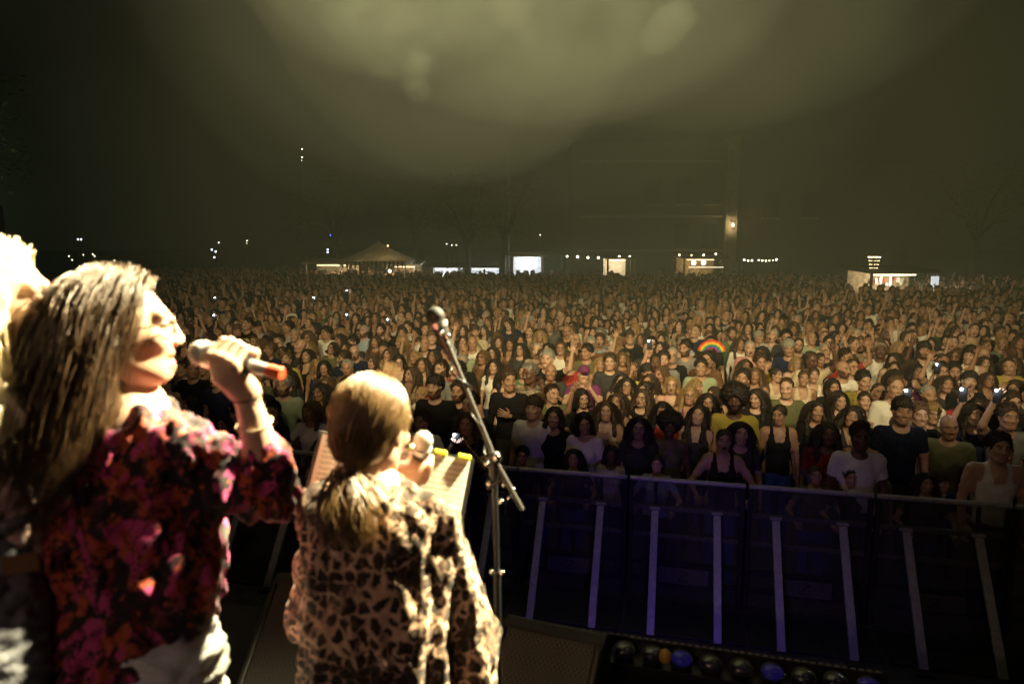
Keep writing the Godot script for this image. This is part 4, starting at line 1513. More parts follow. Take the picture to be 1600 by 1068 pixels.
	# people who hold a lit phone up
	var phones := [[337, 468, "at far left, highest in the crowd"], [492, 468, "at left, above the darker crowd"], [543, 456, "far back below the marquee"], [543, 495, "at left, over the white shirts"], [607, 503, "left of the boom stand's tip"], [713, 688, "low behind the music stand"], [1015, 538, "in the middle of the lit crowd"], [1465, 575, "at right, over the grey t-shirt"], [1418, 618, "at right, beside the white polo shirt"], [1505, 616, "at right, above the blond curls"], [1559, 618, "at the far right edge"], [336, 496, "at far left, below the highest one"]]
	for k in phones:
		var low: bool = k[1] > 660
		var ray := (sight(k[0], k[1], 1.0) - eye.origin)
		var fem := people.size() % 2 == 0
		var size := 0.95 + 0.02 * (people.size() % 4)
		var reach := Vector3(0.0, 1.56, 0.37) if low else Vector3(-0.205, 1.885, 0.235)
		var t := (reach.y * size - 3.4) / ray.y
		var p := eye.origin + ray * t
		var stand: Vector3 = p - Basis(Vector3.UP, STAGE_TURN) * (reach * size)
		var q := {"build": 1 if fem else 0, "style": 0, "top": ["charcoal", "black", "navy", "grey"][people.size() % 4], "pose": 5 if low else 1, "hair": 3 if fem else 1, "tone": people.size() % 3, "head": 4 if fem else 1, "look": 0, "glasses": false, "pattern": false, "skin": people.size() % 3, "legs": "navy"}
		people.append({"p": Vector3(stand.x, 0, stand.z), "size": size, "q": q, "fixed": true})
		held_phones.append([p, k[2]])
	# everyone else, in loose rows up to the stalls
	var near := {}
	for a in people:
		near[Vector2i(floori(a.p.x), floori(a.p.z))] = near.get(Vector2i(floori(a.p.x), floori(a.p.z)), []) + [a.p]
	var out := BARRIER_AT + 0.42
	while out < 41.0:
		var along := -0.9 * out - 2.0
		while along < 0.72 * out + 2.0:
			along += rng.randf_range(0.38, 0.6) * (1.0 if out < 25.0 else 1.15)
			var p := on(along + rng.randf_range(-0.06, 0.06), out + rng.randf_range(-0.2, 0.2), 0)
			if out < BARRIER_AT + 0.9:
				p += OUT * maxf(0.0, BARRIER_AT + 0.36 - p.dot(OUT))
			if absf(p.x / p.z) > 0.86:
				continue
			if p.z < -28.2 and absf(p.x - 17.0) < 2.6 and p.z > -33.5:
				continue
			var free := true
			var cell := Vector2i(floori(p.x), floori(p.z))
			for i in 9:
				for b in near.get(cell + Vector2i(i % 3 - 1, i / 3 - 1), []):
					if p.distance_to(b) < 0.37:
						free = false
			if free:
				var q := random_person()
				var hgt := rng.randf_range(1.5, 1.68) if q.build != 1 else rng.randf_range(1.42, 1.58)
				if out < BARRIER_AT + 1.0:
					hgt = rng.randf_range(1.12, 1.5)
					q.pose = 7 if out < BARRIER_AT + 0.6 else 0
				people.append({"p": p, "size": hgt / 1.62, "q": q, "fixed": false})
				near[cell] = near.get(cell, []) + [p]
		out += 0.47 if out < 20.0 else 0.6
	# the nearest 300 in view stand as people of their own, numbered by row
	var ranked := []
	for a in people:
		var px: float = 800.0 + a.p.x / -a.p.z * 1067.0
		a.depth = a.p.dot(OUT) - BARRIER_AT
		a.hidden = px < 300.0 or px > 1640.0
		if not a.hidden:
			ranked.append(a)
	ranked.sort_custom(func(x, y): return (x.depth - (3.0 if x.fixed else 0.0)) < (y.depth - (3.0 if y.fixed else 0.0)))
	var rows := {}
	for i in ranked.size():
		var a: Dictionary = ranked[i]
		a.solo = i < 300
		if a.solo:
			var r := int(a.depth / 0.5)
			rows[r] = rows.get(r, []) + [a]
	for r in rows:
		var row: Array = rows[r]
		row.sort_custom(func(x, y): return x.p.dot(EDGE) < y.p.dot(EDGE))
		for i in row.size():
			var a: Dictionary = row[i]
			var words: String = POSE_WORDS[a.q.pose]
			var label := "person in %s, %s, %s from left in %s row" % [outfit(a.q), words, ORDINAL[mini(i, 39)], ORDINAL[mini(r, 39)]]
			add_person(a.p, STAGE_TURN + rng.randf_range(-0.35, 0.35) * (0.3 if a.fixed else 1.0), a.size, a.q, label, "audience members behind the barrier")
	# the rest of the crowd, too many to tell apart: 21 different people over and over
	var mass := Node3D.new()
	mass.name = "crowd"
	add_child(mass)
	tag(mass, "dense mass of people farther back in the dark square", "crowd", "", "stuff")
	var rest := people.filter(func(a): return not a.get("solo", false))
	var kinds := 21
	for k in kinds:
		var mine := []
		for i in range(k, rest.size(), kinds):
			mine.append(rest[i])
		if mine.is_empty():
			continue
		var q := random_person()
		if k >= 18:
			q.pose = [1, 3, 9][k - 18]
		elif k > 2:
			q.pose = 0
		var fig := figure(q.pose, q.build, q.style, q.head, q.look)
		var am: ArrayMesh = fig[0].duplicate()
		am.surface_set_material(0, skin_material(q.skin))
		am.surface_set_material(1, cloth(q.top, q.pattern))
		am.surface_set_material(2, cloth(q.legs))
		if q.hair:
			as_mb(hair_net(q.hair), fig[1]).done(hair_material(q.tone) if q.hair != 9 else cloth("purple"), am)
		var mm := MultiMesh.new()
		mm.transform_format = MultiMesh.TRANSFORM_3D
		mm.mesh = am
		mm.instance_count = mine.size()
		for i in mine.size():
			var s: float = mine[i].size * rng.randf_range(0.97, 1.03)
			mm.set_instance_transform(i, Transform3D(Basis(Vector3.UP, STAGE_TURN + rng.randf_range(-0.4, 0.4)) * s, mine[i].p))
		var mi := MultiMeshInstance3D.new()
		mi.name = "people"
		mi.multimesh = mm
		mass.add_child(mi, true)
	print("people ", people.size())


# ---------------------------------------------------------------- the three singers
# a fist closed round a handle at `c`: m along the handle, u from wrist to knuckles, b out of the back of the hand
func grip(f: Field, c: Vector3, m: Vector3, u: Vector3, b: Vector3, s: float, wrist: Vector3) -> void:
	for i in 4:
		var x: float = [-0.031, -0.0105, 0.0105, 0.030][i] * s
		var drop: float = [0.0, 0.003, 0.0, -0.006][i] * s
		var kn := c + m * x + u * (0.020 * s + drop) + b * 0.031 * s
		var p1 := c + m * x * 0.95 + u * (0.040 * s + drop) - b * 0.006 * s
		var p2 := c + m * x * 0.92 + u * 0.012 * s - b * 0.036 * s
		var p3 := c + m * x * 0.92 - u * 0.014 * s - b * 0.026 * s
		f.cap(wrist.lerp(kn, 0.25) + m * x * 0.3, kn, 0.015 * s, 0.0115 * s, 0.012)
		f.cap(kn, p1, 0.0108 * s, 0.0098 * s, 0.004)
		f.cap(p1, p2, 0.0096 * s, 0.0088 * s, 0.003)
		f.cap(p2, p3, 0.0088 * s, 0.0075 * s, 0.003)
	f.cap(wrist, c - u * 0.022 * s + b * 0.024 * s, 0.026 * s, 0.030 * s, 0.03)
	f.cap(c - u * 0.03 * s - m * 0.02 * s + b * 0.012 * s, c - m * 0.036 * s - u * 0.022 * s - b * 0.014 * s, 0.017 * s, 0.0115 * s, 0.012)
	f.cap(c - m * 0.036 * s - u * 0.022 * s - b * 0.014 * s, c - m * 0.032 * s + u * 0.004 * s - b * 0.034 * s, 0.011 * s, 0.0085 * s, 0.004)


func merge(into: Mb, col: PackedColorArray, m: Dictionary, x := Transform3D()) -> PackedColorArray:
	var b := as_mb(m, x)
	var k := into.v.size()
	into.v.append_array(b.v)
	into.n.append_array(b.n)
	for i in b.ix:
		into.ix.append(i + k)
	if m.has("col"):
		col.append_array(m.col)
	else:
		var w := PackedColorArray()
		w.resize(b.v.size())
		w.fill(Color(1, 1, 1))
		col.append_array(w)
	return col


func facing(f: Vector3, roll := 0.0) -> Basis:
	f = f.normalized()
	var x := Vector3.UP.cross(f).normalized()
	return Basis(x, f.cross(x), f) * Basis(Vector3.BACK, roll)


# loose hair: each strand leaves the scalp, bends down and slides off the head and the body beneath
func loose_hair(r: RandomNumberGenerator, head: Transform3D, count: int, length: Vector2, drift: Vector3, wave: float, bodies: Array, thick: float, puff: float, open_face: Callable) -> Mb:
	var mb := Mb.new()
	var inv := head.affine_inverse()
	var mid := Vector3(0, 0.03, -0.014)
	var rad := Vector3(0.078, 0.092, 0.098)
	var made := 0
	while made < count:
		var d := Vector3(r.randfn(), r.randfn(), r.randfn()).normalized()
		if open_face.call(d):
			continue
		made += 1
		var lock := Vector3i((d * 8.5).round())
		var ph := float(hash(lock) % 628) / 100.0 + r.randf() * 0.9
		var hl := r.randf_range(length.x, length.y) * (0.85 + 0.3 * float(hash(lock * 3) % 100) / 100.0)
		var p := head * (mid + d * rad * 1.01)
		# the parting runs front to back along the crown: hair falls to its own side and to the back
		var flow := head.basis * Vector3(signf(d.x) * 0.75, 0.1, -0.55).normalized()
		var dir := (head.basis * d * 0.35 + flow).normalized()
		var steps := 14
		var st := hl / steps
		var off := r.randf_range(0.0, puff) + 0.004
		var line := PackedVector3Array()
		var th := PackedFloat32Array()
		for i in steps + 1:
			line.append(p)
			var t := float(i) / steps
			th.append(thick * (1.0 - 0.75 * t * t) * r.randf_range(0.85, 1.15))
			var w := Vector3(sin(ph + t * 13.0), 0.4 * cos(ph * 2.0 + t * 9.0), cos(ph + t * 11.0)) * wave * (0.2 + t)
			dir = (dir * 0.72 + Vector3(0, -0.3, 0) + drift * 0.3 * t + w * 0.35 + Vector3(r.randfn(), r.randfn(), r.randfn()) * 0.045).normalized()
			p += dir * st
			var q := (inv * p - mid) / (rad + Vector3.ONE * off)
			if q.length() < 1.0:
				p = head * (mid + q.normalized() * (rad + Vector3.ONE * off))
			for b in bodies:
				var a: Vector3 = b[0]
				var ab: Vector3 = b[1] - a
				var u := clampf((p - a).dot(ab) / ab.dot(ab), 0.0, 1.0)
				var c := a + ab * u
				var rr: float = lerpf(b[2], b[3], u) + off * 1.2
				if p.distance_to(c) < rr:
					p = c + (p - c).normalized() * rr
		mb.tube(line, th, 3, false)
	return mb


func hair_stuff(r: float, g: float, b: float) -> StandardMaterial3D:
	var m := paint(r, g, b, 0.38, 0.0, 0.55)
	m.backlight_enabled = true
	m.backlight = lin(r * 0.8, g * 0.75, b * 0.7)
	return m


func printed(px: int, per_metre: float, paintf: Callable) -> StandardMaterial3D:
	var im := Image.create(px, px, false, Image.FORMAT_RGB8)
	for y in px:
		for x in px:
			im.set_pixel(x, y, paintf.call(Vector2(x, y) / px))
	var m := paint(1, 1, 1, 0.75, 0.0, 0.35)
	m.albedo_texture = ImageTexture.create_from_image(im)
	m.uv1_triplanar = true
	m.uv1_triplanar_sharpness = 4.0
	m.uv1_scale = Vector3.ONE * per_metre
	m.rim_enabled = true
	m.rim = 0.25
	return m


# noise that closes on itself over the unit square
func wrap_noise(n: FastNoiseLite, p: Vector2, k: float) -> float:
	var a := p * TAU
	return n.get_noise_3d(cos(a.x) * k + 7.0, sin(a.x) * k + cos(a.y) * k * 0.73, sin(a.y) * k + 3.0)


func ring(mb: Mb, c: Vector3, axis: Vector3, r: float, thick: float) -> void:
	var x := axis.cross(Vector3.UP if absf(axis.y) < 0.9 else Vector3.RIGHT).normalized()
	var y := axis.cross(x).normalized()
	var p := PackedVector3Array()
	var t := PackedFloat32Array()
	for i in 21:
		var a := TAU * i / 20.0
		p.append(c + (x * cos(a) + y * sin(a)) * r)
		t.append(thick)
	mb.tube(p, t, 6, false)


# hand microphone: grille, collar, body and coloured tail ring
func microphone(label: String, grille: Vector3, tail: Vector3, s: float, body_mat: Material, tail_mat: Material, ring_mat: Material) -> void:
	var o := base("microphone", grille)
	tag(o, label, "microphone")
	var d := (tail - grille).normalized()
	var l := grille.distance_to(tail)
	var bs := Basis(Quaternion(Vector3.UP, -d)) if absf(d.y) < 0.999 else Basis()
	var g := Mb.new()
	g.ball(Vector3.ZERO, Vector3(0.0255, 0.028, 0.0255) * s, 14, 20, bs)
	var gm := paint(0.62, 0.58, 0.53, 0.55, 0.1) if body_mat != tail_mat else paint(0.008, 0.008, 0.008, 0.7)
	grain(gm, 0.6, 1.0, 0.09, 30.0)
	gm.uv1_world_triplanar = false
	put("grille", g.done(), gm, o)
	var k := Mb.new()
	k.tube(PackedVector3Array([d * 0.018 * s, d * 0.026 * s, d * 0.034 * s]), PackedFloat32Array([0.0262 * s, 0.0265 * s, 0.0235 * s]), 20)
	put("collar", k.done(), paint(0.5, 0.5, 0.5, 0.3, 0.8), o)
	var b := Mb.new()
	b.tube(PackedVector3Array([d * 0.0345 * s, d * 0.06 * s, d * 0.11 * s, d * (l * 0.62)]), PackedFloat32Array([0.0225 * s, 0.0185 * s, 0.0165 * s, 0.0155 * s]), 18)
	put("handle", b.done(), body_mat, o)
	var t := Mb.new()
	t.tube(PackedVector3Array([d * (l * 0.621), d * (l - 0.031 * s)]), PackedFloat32Array([0.0125 * s, 0.0108 * s]), 16)
	put("tail", t.done(), tail_mat, o)
	var e := Mb.new()
	e.tube(PackedVector3Array([d * (l - 0.0305 * s), d * (l - 0.004 * s), d * l]), PackedFloat32Array([0.0125 * s, 0.0125 * s, 0.010 * s]), 16)
	put("tail_ring", e.done(), ring_mat, o)


func singer_skin(r: float, g: float, b: float) -> StandardMaterial3D:
	var m := paint(r, g, b, 0.46)
	m.vertex_color_use_as_albedo = true
	m.subsurf_scatter_enabled = true
	m.subsurf_scatter_strength = 0.12
	return m


func build_singers() -> void:
	var skin := singer_skin(0.5, 0.31, 0.22)
	brunette(skin)
	girl(skin)
	blonde(skin)


func brunette(skin: Material) -> void:
	var r := RandomNumberGenerator.new()
	r.seed = 11
	var foot := sight(205, 800, 1.52)
	foot.y = FLOOR
	var o := base("person", foot)
	tag(o, "person with long brown hair and glasses in red print shirt, singing into raised microphone", "person", "singers on the stage")
	var at := func(x: float, y: float, d: float) -> Vector3: return sight(x, y, d) - foot
	var head := Transform3D(facing(Vector3(0.9, 0.07, -0.44), -0.04) * 1.03, at.call(193, 520, 1.5))
	var nb: Vector3 = at.call(190, 632, 1.53)
	var sr: Vector3 = at.call(272, 705, 1.48)
	var sl: Vector3 = at.call(105, 690, 1.62)
	var er: Vector3 = at.call(426, 768, 1.56)
	var wr: Vector3 = at.call(384, 613, 1.475)
	var el := sl + Vector3(-0.03, -0.27, -0.03)
	var wl := el + Vector3(0.06, -0.22, -0.08)
	var hip: Vector3 = at.call(212, 990, 1.53)
	# body
	var lo := Vector3(-0.42, 0, -0.34)
	var f := Field.new(lo, Vector3(0.46, 1.62, 0.3), 0.0125)
	f.cap(nb + Vector3(0, -0.03, 0), hip, 0.10, 0.125, 0.06)
	f.cap(sl, sr, 0.055, 0.055, 0.06)
	f.cap(nb + Vector3(0, -0.02, 0), head * Vector3(0, -0.1, -0.02), 0.052, 0.05, 0.03)
	f.cap(sr, er, 0.047, 0.038, 0.03)
	f.cap(er, er.lerp(wr, 0.35), 0.038, 0.041, 0.02)
	f.cap(er.lerp(wr, 0.35), wr, 0.041, 0.0255, 0.02)
	f.cap(sl, el, 0.047, 0.038, 0.03)
	f.cap(el, wl, 0.038, 0.026, 0.02)
	for s in [-1, 1]:
		var h := hip + Vector3(0.08 * s, -0.03, 0.05 * s)
		var kn := Vector3(h.x + 0.02 * s, 0.48, h.z)
		f.cap(h, kn, 0.085, 0.058, 0.04)
		f.cap(kn, Vector3(kn.x, 0.09, kn.z), 0.056, 0.04, 0.03)
		f.cap(Vector3(kn.x - 0.03, 0.045, kn.z + 0.02), Vector3(kn.x + 0.13, 0.038, kn.z - 0.09), 0.042, 0.036, 0.02)
	var mb := Mb.new()
	var col := PackedColorArray()
	col = merge(mb, col, f.net())
	col = merge(mb, col, head_net(0.0042, {"wide": 0.95, "jaw": 0.9, "mouth": 2}), head)
	var c: Vector3 = at.call(371, 573, 1.455)
	var tail: Vector3 = at.call(441, 584, 1.40)
	var gr: Vector3 = at.call(317, 552, 1.475)
	var m := (tail - gr).normalized()
	var u := (c - wr)
	u = (u - m * u.dot(m)).normalized()
	var b := u.cross(m).normalized()
	if b.z < 0:
		b = -b
	c = gr + m * m.dot(c - gr)
	var hf := Field.new(c - Vector3.ONE * 0.12, c + Vector3.ONE * 0.085, 0.0032)
	grip(hf, c, m, u, b, 0.98, wr)
	hf.cap(wr, wr.lerp(er, 0.12), 0.0258, 0.0262, 0.02)
	col = merge(mb, col, hf.net())
	hand(mb, wl, (wl - el).normalized(), Vector3(-1, 0, 0.2), 0.95, 0.6, true)
	while col.size() < mb.v.size():
		col.append(Color(1, 1, 1))
	mb.uv = PackedVector2Array()
	put("body", mb.done(null, null, col), skin, o)
	# shirt
	var sf := Field.new(Vector3(-0.42, 0.5, -0.34), Vector3(0.46, 1.5, 0.3), 0.0095)
	sf.cap(at.call(195, 690, 1.54), at.call(200, 850, 1.54), 0.125, 0.165, 0.06)
	sf.cap(at.call(200, 850, 1.54), at.call(158, 1100, 1.52), 0.165, 0.165, 0.06)
	sf.cap(at.call(235, 800, 1.5), at.call(262, 900, 1.5), 0.10, 0.12, 0.06)
	sf.cap(sl, at.call(195, 665, 1.55), 0.06, 0.066, 0.05)
	sf.cap(sr, at.call(195, 665, 1.55), 0.056, 0.066, 0.05)
	sf.cap(sr, sr.lerp(er, 0.5), 0.06, 0.064, 0.06)
	sf.cap(sr.lerp(er, 0.5) + Vector3(0, -0.025, 0), er, 0.074, 0.058, 0.05)
	sf.cap(er, er.lerp(wr, 0.32), 0.058, 0.05, 0.03)
	sf.cap(er.lerp(wr, 0.27), er.lerp(wr, 0.35), 0.054, 0.052, 0.012)
	sf.cap(sl, el, 0.07, 0.07, 0.05)
	sf.cap(at.call(215, 880, 1.53), at.call(195, 1110, 1.53), 0.165, 0.17, 0.05)
	sf.ell(at.call(345, 1085, 1.47), Vector3(0.125, 0.13, 0.2), 0.02, 0, Basis(), true)
	var sn := sf.net()
	ruffle(sn, fbm(1.0, 2, 21), Vector3(13, 5, 13), 0.020)
	ruffle(sn, fbm(1.0, 2, 22), Vector3(24, 11, 24), 0.010)
	ruffle(sn, fbm(1.0, 2, 23), Vector3(60, 34, 60), 0.0022)
	var n1 := fbm(1.0, 4, 31)
	var n2 := fbm(1.0, 4, 32)
	var n3 := fbm(1.0, 3, 33)
	var cloth_print := printed(384, 2.6, func(p: Vector2) -> Color:
		var a := wrap_noise(n1, p, 0.95)
		var q := wrap_noise(n2, p, 0.85)
		var k := wrap_noise(n3, p, 1.9)
		var c0 := Color(0.010, 0.005, 0.007)
		if a + k * 0.35 > 0.02:
			c0 = Color(0.27, 0.028, 0.012).lerp(Color(0.36, 0.07, 0.025), clampf(k + 0.5, 0, 1))
		if q + k * 0.3 > 0.25:
			c0 = Color(0.40, 0.035, 0.16)
		if absf(wrap_noise(n2, p + Vector2(0.37, 0.11), 1.3) + k * 0.25) < 0.065:
			c0 = Color(0.012, 0.006, 0.008)
		return c0.linear_to_srgb())
	put("shirt", as_mb(sn).done(), cloth_print, o)
	# trousers
	var tf := Field.new(Vector3(-0.3, 0.03, -0.3), Vector3(0.36, 0.98, 0.3), 0.013)
	tf.ell(hip, Vector3(0.155, 0.16, 0.15), 0.04)
	tf.cap(at.call(262, 1010, 1.5), at.call(258, 1120, 1.5), 0.085, 0.095, 0.06)
	for s in [-1, 1]:
		var h := hip + Vector3(0.08 * s + 0.02, -0.05, 0.05 * s)
		tf.cap(h, Vector3(h.x + 0.02 * s, 0.48, h.z), 0.105, 0.085, 0.04)
		tf.cap(Vector3(h.x + 0.02 * s, 0.48, h.z), Vector3(h.x + 0.02 * s, 0.13, h.z), 0.085, 0.075, 0.04)
	var tn := tf.net()
	ruffle(tn, fbm(1.0, 2, 24), Vector3(9, 24, 9), 0.022)
	put("trousers", as_mb(tn).done(), grain(paint(0.62, 0.63, 0.64, 0.85), 0.75, 1.0, 0.05, 9.0), o)
	# hair: a soft mass under thousands of strands
	var hair := hair_stuff(0.042, 0.022, 0.009)
	var mass := Field.new(Vector3(-0.36, 0.8, -0.2), Vector3(0.16, 1.66, 0.32), 0.0105)
	mass.ell(head * Vector3(0, 0.036, -0.022), Vector3(0.08, 0.094, 0.1) * 1.03, 0.02, 0, head.basis.orthonormalized())
	mass.cap(head * Vector3(-0.02, 0.0, -0.06), at.call(130, 640, 1.47), 0.075, 0.085, 0.06)
	mass.cap(at.call(130, 640, 1.47), at.call(85, 720, 1.43), 0.085, 0.05, 0.05)
	mass.ell(head * Vector3(0, -0.03, 0.085), Vector3(0.085, 0.115, 0.078), 0.012, 0, head.basis.orthonormalized(), true)
	var mn := mass.net()
	ruffle(mn, strand_noise, Vector3(36, 6, 36), 0.009)
	var under := put("hair", as_mb(mn).done(), hair, o)
	var solid := [[nb + Vector3(0, -0.1, 0.0), hip, 0.15, 0.17], [sl, sr, 0.07, 0.07], [nb + Vector3(0, -0.05, 0), head * Vector3(0, -0.06, -0.02), 0.06, 0.06]]
	var face := func(d: Vector3) -> bool: return d.z > 0.30 and d.y < 0.62 or d.z > 0.05 and d.y < -0.25 or d.y < -0.7
	var lh := loose_hair(r, head, 3800, Vector2(0.27, 0.47), Vector3(-0.75, 0, 0.15), 0.6, solid, 0.0014, 0.034, face)
	put("strands", lh.done(), hair, under)
	# glasses, bracelets
	var g := put("glasses", glasses_mesh(), paint(0.03, 0.018, 0.012, 0.25), o)
	g.transform = head
	var br := Mb.new()
	ring(br, wr.lerp(er, 0.03), (er - wr).normalized(), 0.0295, 0.0042)
	put("hair_tie", br.done(), paint(0.01, 0.01, 0.01, 0.8), o)
	br = Mb.new()
	ring(br, wr.lerp(er, 0.30), (er - wr).normalized(), 0.039, 0.0016)
	put("bracelet", br.done(), paint(0.5, 0.4, 0.28, 0.6), o)
	microphone("hand microphone with pale grille and orange tail ring, held up by the singer", foot + gr, foot + tail, 1.12, paint(0.015, 0.015, 0.016, 0.35), paint(0.3, 0.3, 0.3, 0.4, 0.3), paint(0.55, 0.06, 0.02, 0.5))


func girl(skin: Material) -> void:
	var r := RandomNumberGenerator.new()
	r.seed = 12
	var foot := sight(595, 900, 1.62)
	foot.y = FLOOR
	var o := base("person", foot)
	tag(o, "small person with low ponytail in leopard print shirt, facing the music stand", "person", "singers on the stage")
	var at := func(x: float, y: float, d: float) -> Vector3: return sight(x, y, d) - foot
	var head := Transform3D(facing(Vector3(0.38, -0.22, -0.9), 0.03) * 1.0, at.call(583, 668, 1.63))
	var nb: Vector3 = at.call(590, 762, 1.63)
	var sl: Vector3 = at.call(508, 798, 1.63)
	var sr: Vector3 = at.call(676, 812, 1.62)
	var er: Vector3 = at.call(736, 985, 1.66)
	var wr: Vector3 = at.call(748, 1085, 1.60)
	var el: Vector3 = at.call(492, 965, 1.72)
	var wl: Vector3 = at.call(633, 772, 1.80)
	var hip: Vector3 = at.call(590, 1090, 1.62)
	var f := Field.new(Vector3(-0.32, 0, -0.3), Vector3(0.32, 1.38, 0.22), 0.0115)
	f.cap(nb + Vector3(0, -0.03, 0), hip, 0.08, 0.10, 0.05)
	f.cap(sl, sr, 0.042, 0.042, 0.05)
	f.cap(nb + Vector3(0, -0.03, 0), head * Vector3(0, -0.09, -0.02), 0.046, 0.043, 0.03)
	for a in [[sr, er, wr], [sl, el, wl]]:
		f.cap(a[0], a[1], 0.038, 0.031, 0.03)
		f.cap(a[1], a[2], 0.031, 0.021, 0.02)
	for s in [-1, 1]:
		var h := hip + Vector3(0.065 * s, -0.03, 0)
		f.cap(h, Vector3(h.x, 0.36, h.z), 0.07, 0.048, 0.04)
		f.cap(Vector3(h.x, 0.36, h.z), Vector3(h.x, 0.08, h.z), 0.046, 0.034, 0.03)
		f.cap(Vector3(h.x, 0.04, h.z + 0.03), Vector3(h.x + 0.03, 0.034, h.z - 0.13), 0.036, 0.03, 0.02)
	var mb := Mb.new()
	var col := PackedColorArray()
	col = merge(mb, col, f.net())
	col = merge(mb, col, head_net(0.0042, {"wide": 0.97, "jaw": 0.85, "mouth": 2}), head)
	var gr: Vector3 = at.call(661, 689, 1.75)
	var tail: Vector3 = at.call(640, 800, 1.86)
	var m := (tail - gr).normalized()
	var c := gr + m * 0.085
	var u := Vector3(0.55, 0.1, -0.2)
	u = (u - m * u.dot(m)).normalized()
	var b := u.cross(m).normalized()
	if b.z < 0:
		b = -b
	wl = c - u * 0.07 + b * 0.01
	var hf := Field.new(c - Vector3.ONE * 0.11, c + Vector3.ONE * 0.1, 0.0032)
	grip(hf, c, m, u, b, 0.82, wl)
	col = merge(mb, col, hf.net())
	hand(mb, wr, (wr - er).normalized(), Vector3(1, 0, 0.3), 0.8, 0.5, false)
	while col.size() < mb.v.size():
		col.append(Color(1, 1, 1))
	mb.uv = PackedVector2Array()
	put("body", mb.done(null, null, col), skin, o)
	# shirt with a leopard print
	var sf := Field.new(Vector3(-0.34, 0.32, -0.32), Vector3(0.36, 1.22, 0.26), 0.0095)
	sf.cap(at.call(590, 815, 1.64), at.call(585, 960, 1.62), 0.115, 0.135, 0.05)
	sf.cap(at.call(585, 960, 1.62), at.call(585, 1180, 1.6), 0.135, 0.15, 0.05)
	sf.cap(at.call(535, 850, 1.6), at.call(530, 1180, 1.58), 0.075, 0.095, 0.05)
	sf.cap(at.call(640, 860, 1.6), at.call(650, 1180, 1.58), 0.075, 0.10, 0.05)
	sf.cap(sl, nb + Vector3(0, -0.035, 0.0), 0.052, 0.06, 0.04)
	sf.cap(sr, nb + Vector3(0, -0.035, 0.0), 0.052, 0.06, 0.04)
	sf.cap(sr, er, 0.055, 0.064, 0.04)
	sf.cap(er, er.lerp(wr, 0.7), 0.064, 0.052, 0.03)
	sf.cap(sl, el, 0.055, 0.06, 0.04)
	sf.cap(el, el.lerp(wl, 0.7), 0.06, 0.05, 0.03)
	var sn := sf.net()
	ruffle(sn, fbm(1.0, 2, 25), Vector3(13, 4.5, 13), 0.015)
	ruffle(sn, fbm(1.0, 2, 26), Vector3(26, 13, 26), 0.007)
	ruffle(sn, fbm(1.0, 2, 27), Vector3(70, 40, 70), 0.0015)
	var seeds := PackedVector2Array()
	var side := 15
	for k in side * side:
		seeds.append(Vector2(r.randf_range(0.08, 0.92), r.randf_range(0.08, 0.92)))
	var big := fbm(1.0, 2, 41)
	var mid := fbm(1.0, 3, 42)
	var leo := printed(448, 2.2, func(p: Vector2) -> Color:
		var g := wrap_noise(big, p, 0.55)
		var k := wrap_noise(mid, p, 2.5)
		var w := p * side + Vector2(k, wrap_noise(mid, p + Vector2(0.4, 0.2), 2.5)) * 0.32
		var ci := Vector2i(w.floor())
		var f1 := 9.0
		var f2 := 9.0
		for q in 9:
			var c2 := ci + Vector2i(q % 3 - 1, q / 3 - 1)
			var d := w.distance_to(Vector2(c2) + seeds[posmod(c2.x, side) + side * posmod(c2.y, side)])
			if d < f1:
				f2 = f1
				f1 = d
			elif d < f2:
				f2 = d
		var tan_c := Color(0.46, 0.28, 0.18).lerp(Color(0.60, 0.41, 0.30), clampf(0.5 + k, 0, 1))
		var spot := Color(0.014, 0.010, 0.008).lerp(Color(0.06, 0.03, 0.015), clampf(k * 1.6 + 0.1, 0, 1))
		var t := 0.14 + g * 0.34
		return tan_c.lerp(spot, smoothstep(t - 0.05, t + 0.05, f2 - f1)).linear_to_srgb())
	put("shirt", as_mb(sn).done(), leo, o)
	# hair drawn back into a low tail
	var hair := hair_stuff(0.13, 0.075, 0.028)
	var cap := Field.new(Vector3(-0.2, 0.9, -0.2), Vector3(0.16, 1.42, 0.25), 0.0075)
	var hb := head.basis.orthonormalized()
	cap.ell(head * Vector3(0, 0.034, -0.02), Vector3(0.084, 0.096, 0.103), 0.02, 0, hb)
	cap.ell(head * Vector3(0, -0.035, -0.045), Vector3(0.066, 0.06, 0.06), 0.03, 0, hb)
	cap.ell(head * Vector3(0, -0.05, 0.085), Vector3(0.09, 0.13, 0.082), 0.012, 0, hb, true)
	var tie := head * Vector3(-0.005, -0.088, -0.092)
	cap.cap(tie, tie + Vector3(0.015, -0.11, 0.03), 0.024, 0.036, 0.02)
	var cn := cap.net()
	var under := put("hair", as_mb(cn).done(), hair, o)
	var lines := Mb.new()
	var mid_h := Vector3(0, 0.034, -0.02)
	var rad := Vector3(0.0845, 0.0965, 0.1035)
	var to := ((head.affine_inverse() * tie) - mid_h) / rad
	var to_d := to.normalized()
	var made := 0
